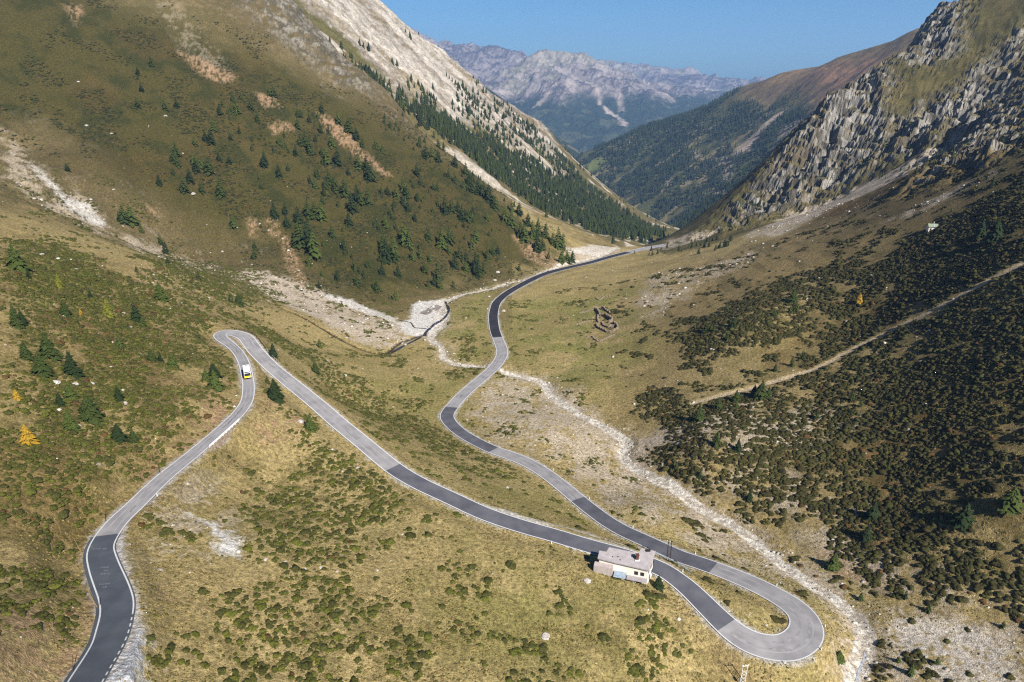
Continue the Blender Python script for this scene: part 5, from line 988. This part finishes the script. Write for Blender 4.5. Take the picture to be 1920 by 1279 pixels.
# boulders
BOULD = [(1100, 1090, 17, 'big white boulder alone on the grass left of the grey roofed house', None), (944, 584, 9, 'white boulder at the roadside by the fresh black asphalt', None), (1022, 1194, 18, 'flat pale rock bedded in the meadow right of bottom centre', None), (563, 791, 15, 'pale boulder below the straight road, beside a small conifer', None), (362, 364, 14, 'pale rocks between two conifers on the left mountainside', None), (103, 718, 22, 'long grey rock slab among conifers on the left hillside', None), (140, 721, 16, 'grey rock slab right of the longest slab on the left hillside', None), (233, 757, 14, 'broken pale rock among shrubs left of the narrow road', None)]
BOULD += [(u, v, s_, 'pale boulder on the grassy mountainside left of the valley', 'boulders on the left mountainside') for u, v, s_ in ((209, 251, 8), (162, 236, 10), (147, 154, 8), (310, 218, 8), (213, 356, 8), (933, 511, 12), (928, 526, 10))]
BOULD += [(u, v, s_, 'pale rock among the shrubs on the hillside left of the upper road', 'rocks on the left hillside') for u, v, s_ in ((172, 720, 12), (10, 647, 8), (283, 649, 8), (207, 689, 8))]
BOULD += [(u, v, s_, 'small white rock in the row strewn across the meadow', 'white rocks strewn across the meadow') for u, v, s_ in ((497, 1050, 9), (534, 1055, 11), (572, 1067, 8), (601, 1065, 10), (632, 1072, 7), (707, 1070, 8), (754, 1003, 7))]
BOULD += [(u, v, s_, 'pale stone on the grass between the road legs', 'stones between the road legs') for u, v, s_ in ((951, 915, 9), (1405, 1153, 5), (1437, 1172, 9), (1352, 1128, 5), (612, 677, 8), (874, 597, 6))]
bmesh_ = [MB() for _ in range(4)]
for k, mb in enumerate(bmesh_):
    V_, F_ = dome(90 + k, 11, 6, .16); mb.V = [tuple(p * np.array([.5, .42 + .06 * k, .55])) for p in V_]; mb.F = [tuple(f) for f in F_]
M_boulder = noise_mat('pale_rock', srgb(170, 160, 150, .7), srgb(214, 208, 200, .62), 1.6, .9, .8, .2)
bd = [mb.build('boulder', M_boulder) for mb in bmesh_]
for o in bd: C.objects.unlink(o)
for k, (u, v, s_, lab, grp) in enumerate(BOULD):
    p = ground_pt(u, v); zc = p[1] * CP - p[2] * SP; sz = s_ * zc / FPX * (.95 if grp is None and u > 900 else .72); o = bpy.data.objects.new('boulder', bd[k % 4].data); C.objects.link(o); o.location = (p[0], p[1], p[2] - .05 * sz); o.scale = (sz * 1.05, sz, sz * .9); o.rotation_euler.z = k * 1.3; tag(o, lab, 'boulder', grp)

# water and wet ground where the streams meet
def water_line(pts, wd, lift, name='water', mat=None):
    W = foot(pts); L = smooth_line([tuple(w_) for w_ in W], 1.0); t = np.gradient(L[:, :2], axis=0); t /= np.linalg.norm(t, axis=1, keepdims=True); n_ = np.stack([t[:, 1], -t[:, 0]], 1)
    ww = wd * (1 + .45 * fbm(L[:, 0], L[:, 1], 4, 2, 808))[:, None] / 2; A, B = L[:, :2] - n_ * ww, L[:, :2] + n_ * ww; V = []
    for a, b in zip(A, B):
        for t_ in (0, .5, 1): q_ = a + (b - a) * t_; V.append((q_[0], q_[1], G(*q_) + lift))
    F = grid_faces(len(L), 3); return tag(mesh_np(name, np.array(V), F, mat), kind='structure')
M_water = noise_mat('stream_water', srgb(40, 34, 34), srgb(74, 66, 64), .8, .12, .5, .05, spec=.6); M_silt = noise_mat('wet_silt', srgb(128, 118, 112), srgb(160, 150, 144), .3, .7); M_foam = noise_mat('clear_water', srgb(150, 160, 178), srgb(226, 230, 238), 1.2, .2, .5, .05, spec=.5)
water_line([(835, 566), (841, 583), (832, 598), (814, 609), (802, 620), (790, 632), (772, 642), (752, 652), (732, 663), (714, 672)], 1.9, .1, mat=M_water)
water_line([(748, 601), (770, 606), (778, 615), (800, 617)], 1.0, .12, mat=M_water)
water_line([(793, 590), (810, 580), (824, 574)], 6.5, .1, 'wet_silt', M_silt)
water_line([(1622, 1225), (1619, 1240), (1611, 1258), (1606, 1279)], .5, .06, mat=M_foam)
# markings
def dashes(i0, i1, off, on=1.0, gap=1.0):
    i = i0
    while i < i1: ribbon('road_marking', i, i + 1, off - .12, off + .12, .012, M_white); i += 2
dashes(0, lay1, hw); dashes(road_at(1066, 1013), road_at(1112, 1027), hw + .35)
def chalk(txt, u, v, size):
    p = ground_pt(u, v); cu = bpy.data.curves.new('chalk_writing', 'FONT'); cu.body = txt; cu.size = size; cu.align_x = 'CENTER'; cu.align_y = 'CENTER'; cu.space_character = 1.15
    cu.materials.append(M_chalk); o = bpy.data.objects.new('chalk_writing', cu); C.objects.link(o); o.location = (p[0], p[1], G(p[0], p[1]) + .25); o.rotation_euler.z = R(183); tag(o, kind='structure')
M_chalk = new_mat('chalk', .9, srgb(150, 156, 162))
chalk('PA  XICA', 188, 1031, .62); chalk('5', 173, 1027, .6); chalk('DAHI', 197, 1066, .6); chalk('DE', 199, 1072, .6); chalk('CLASS', 198, 1078, .6); chalk('WATTS', 197, 1097, .55); chalk('AV', 197, 1103, .6)
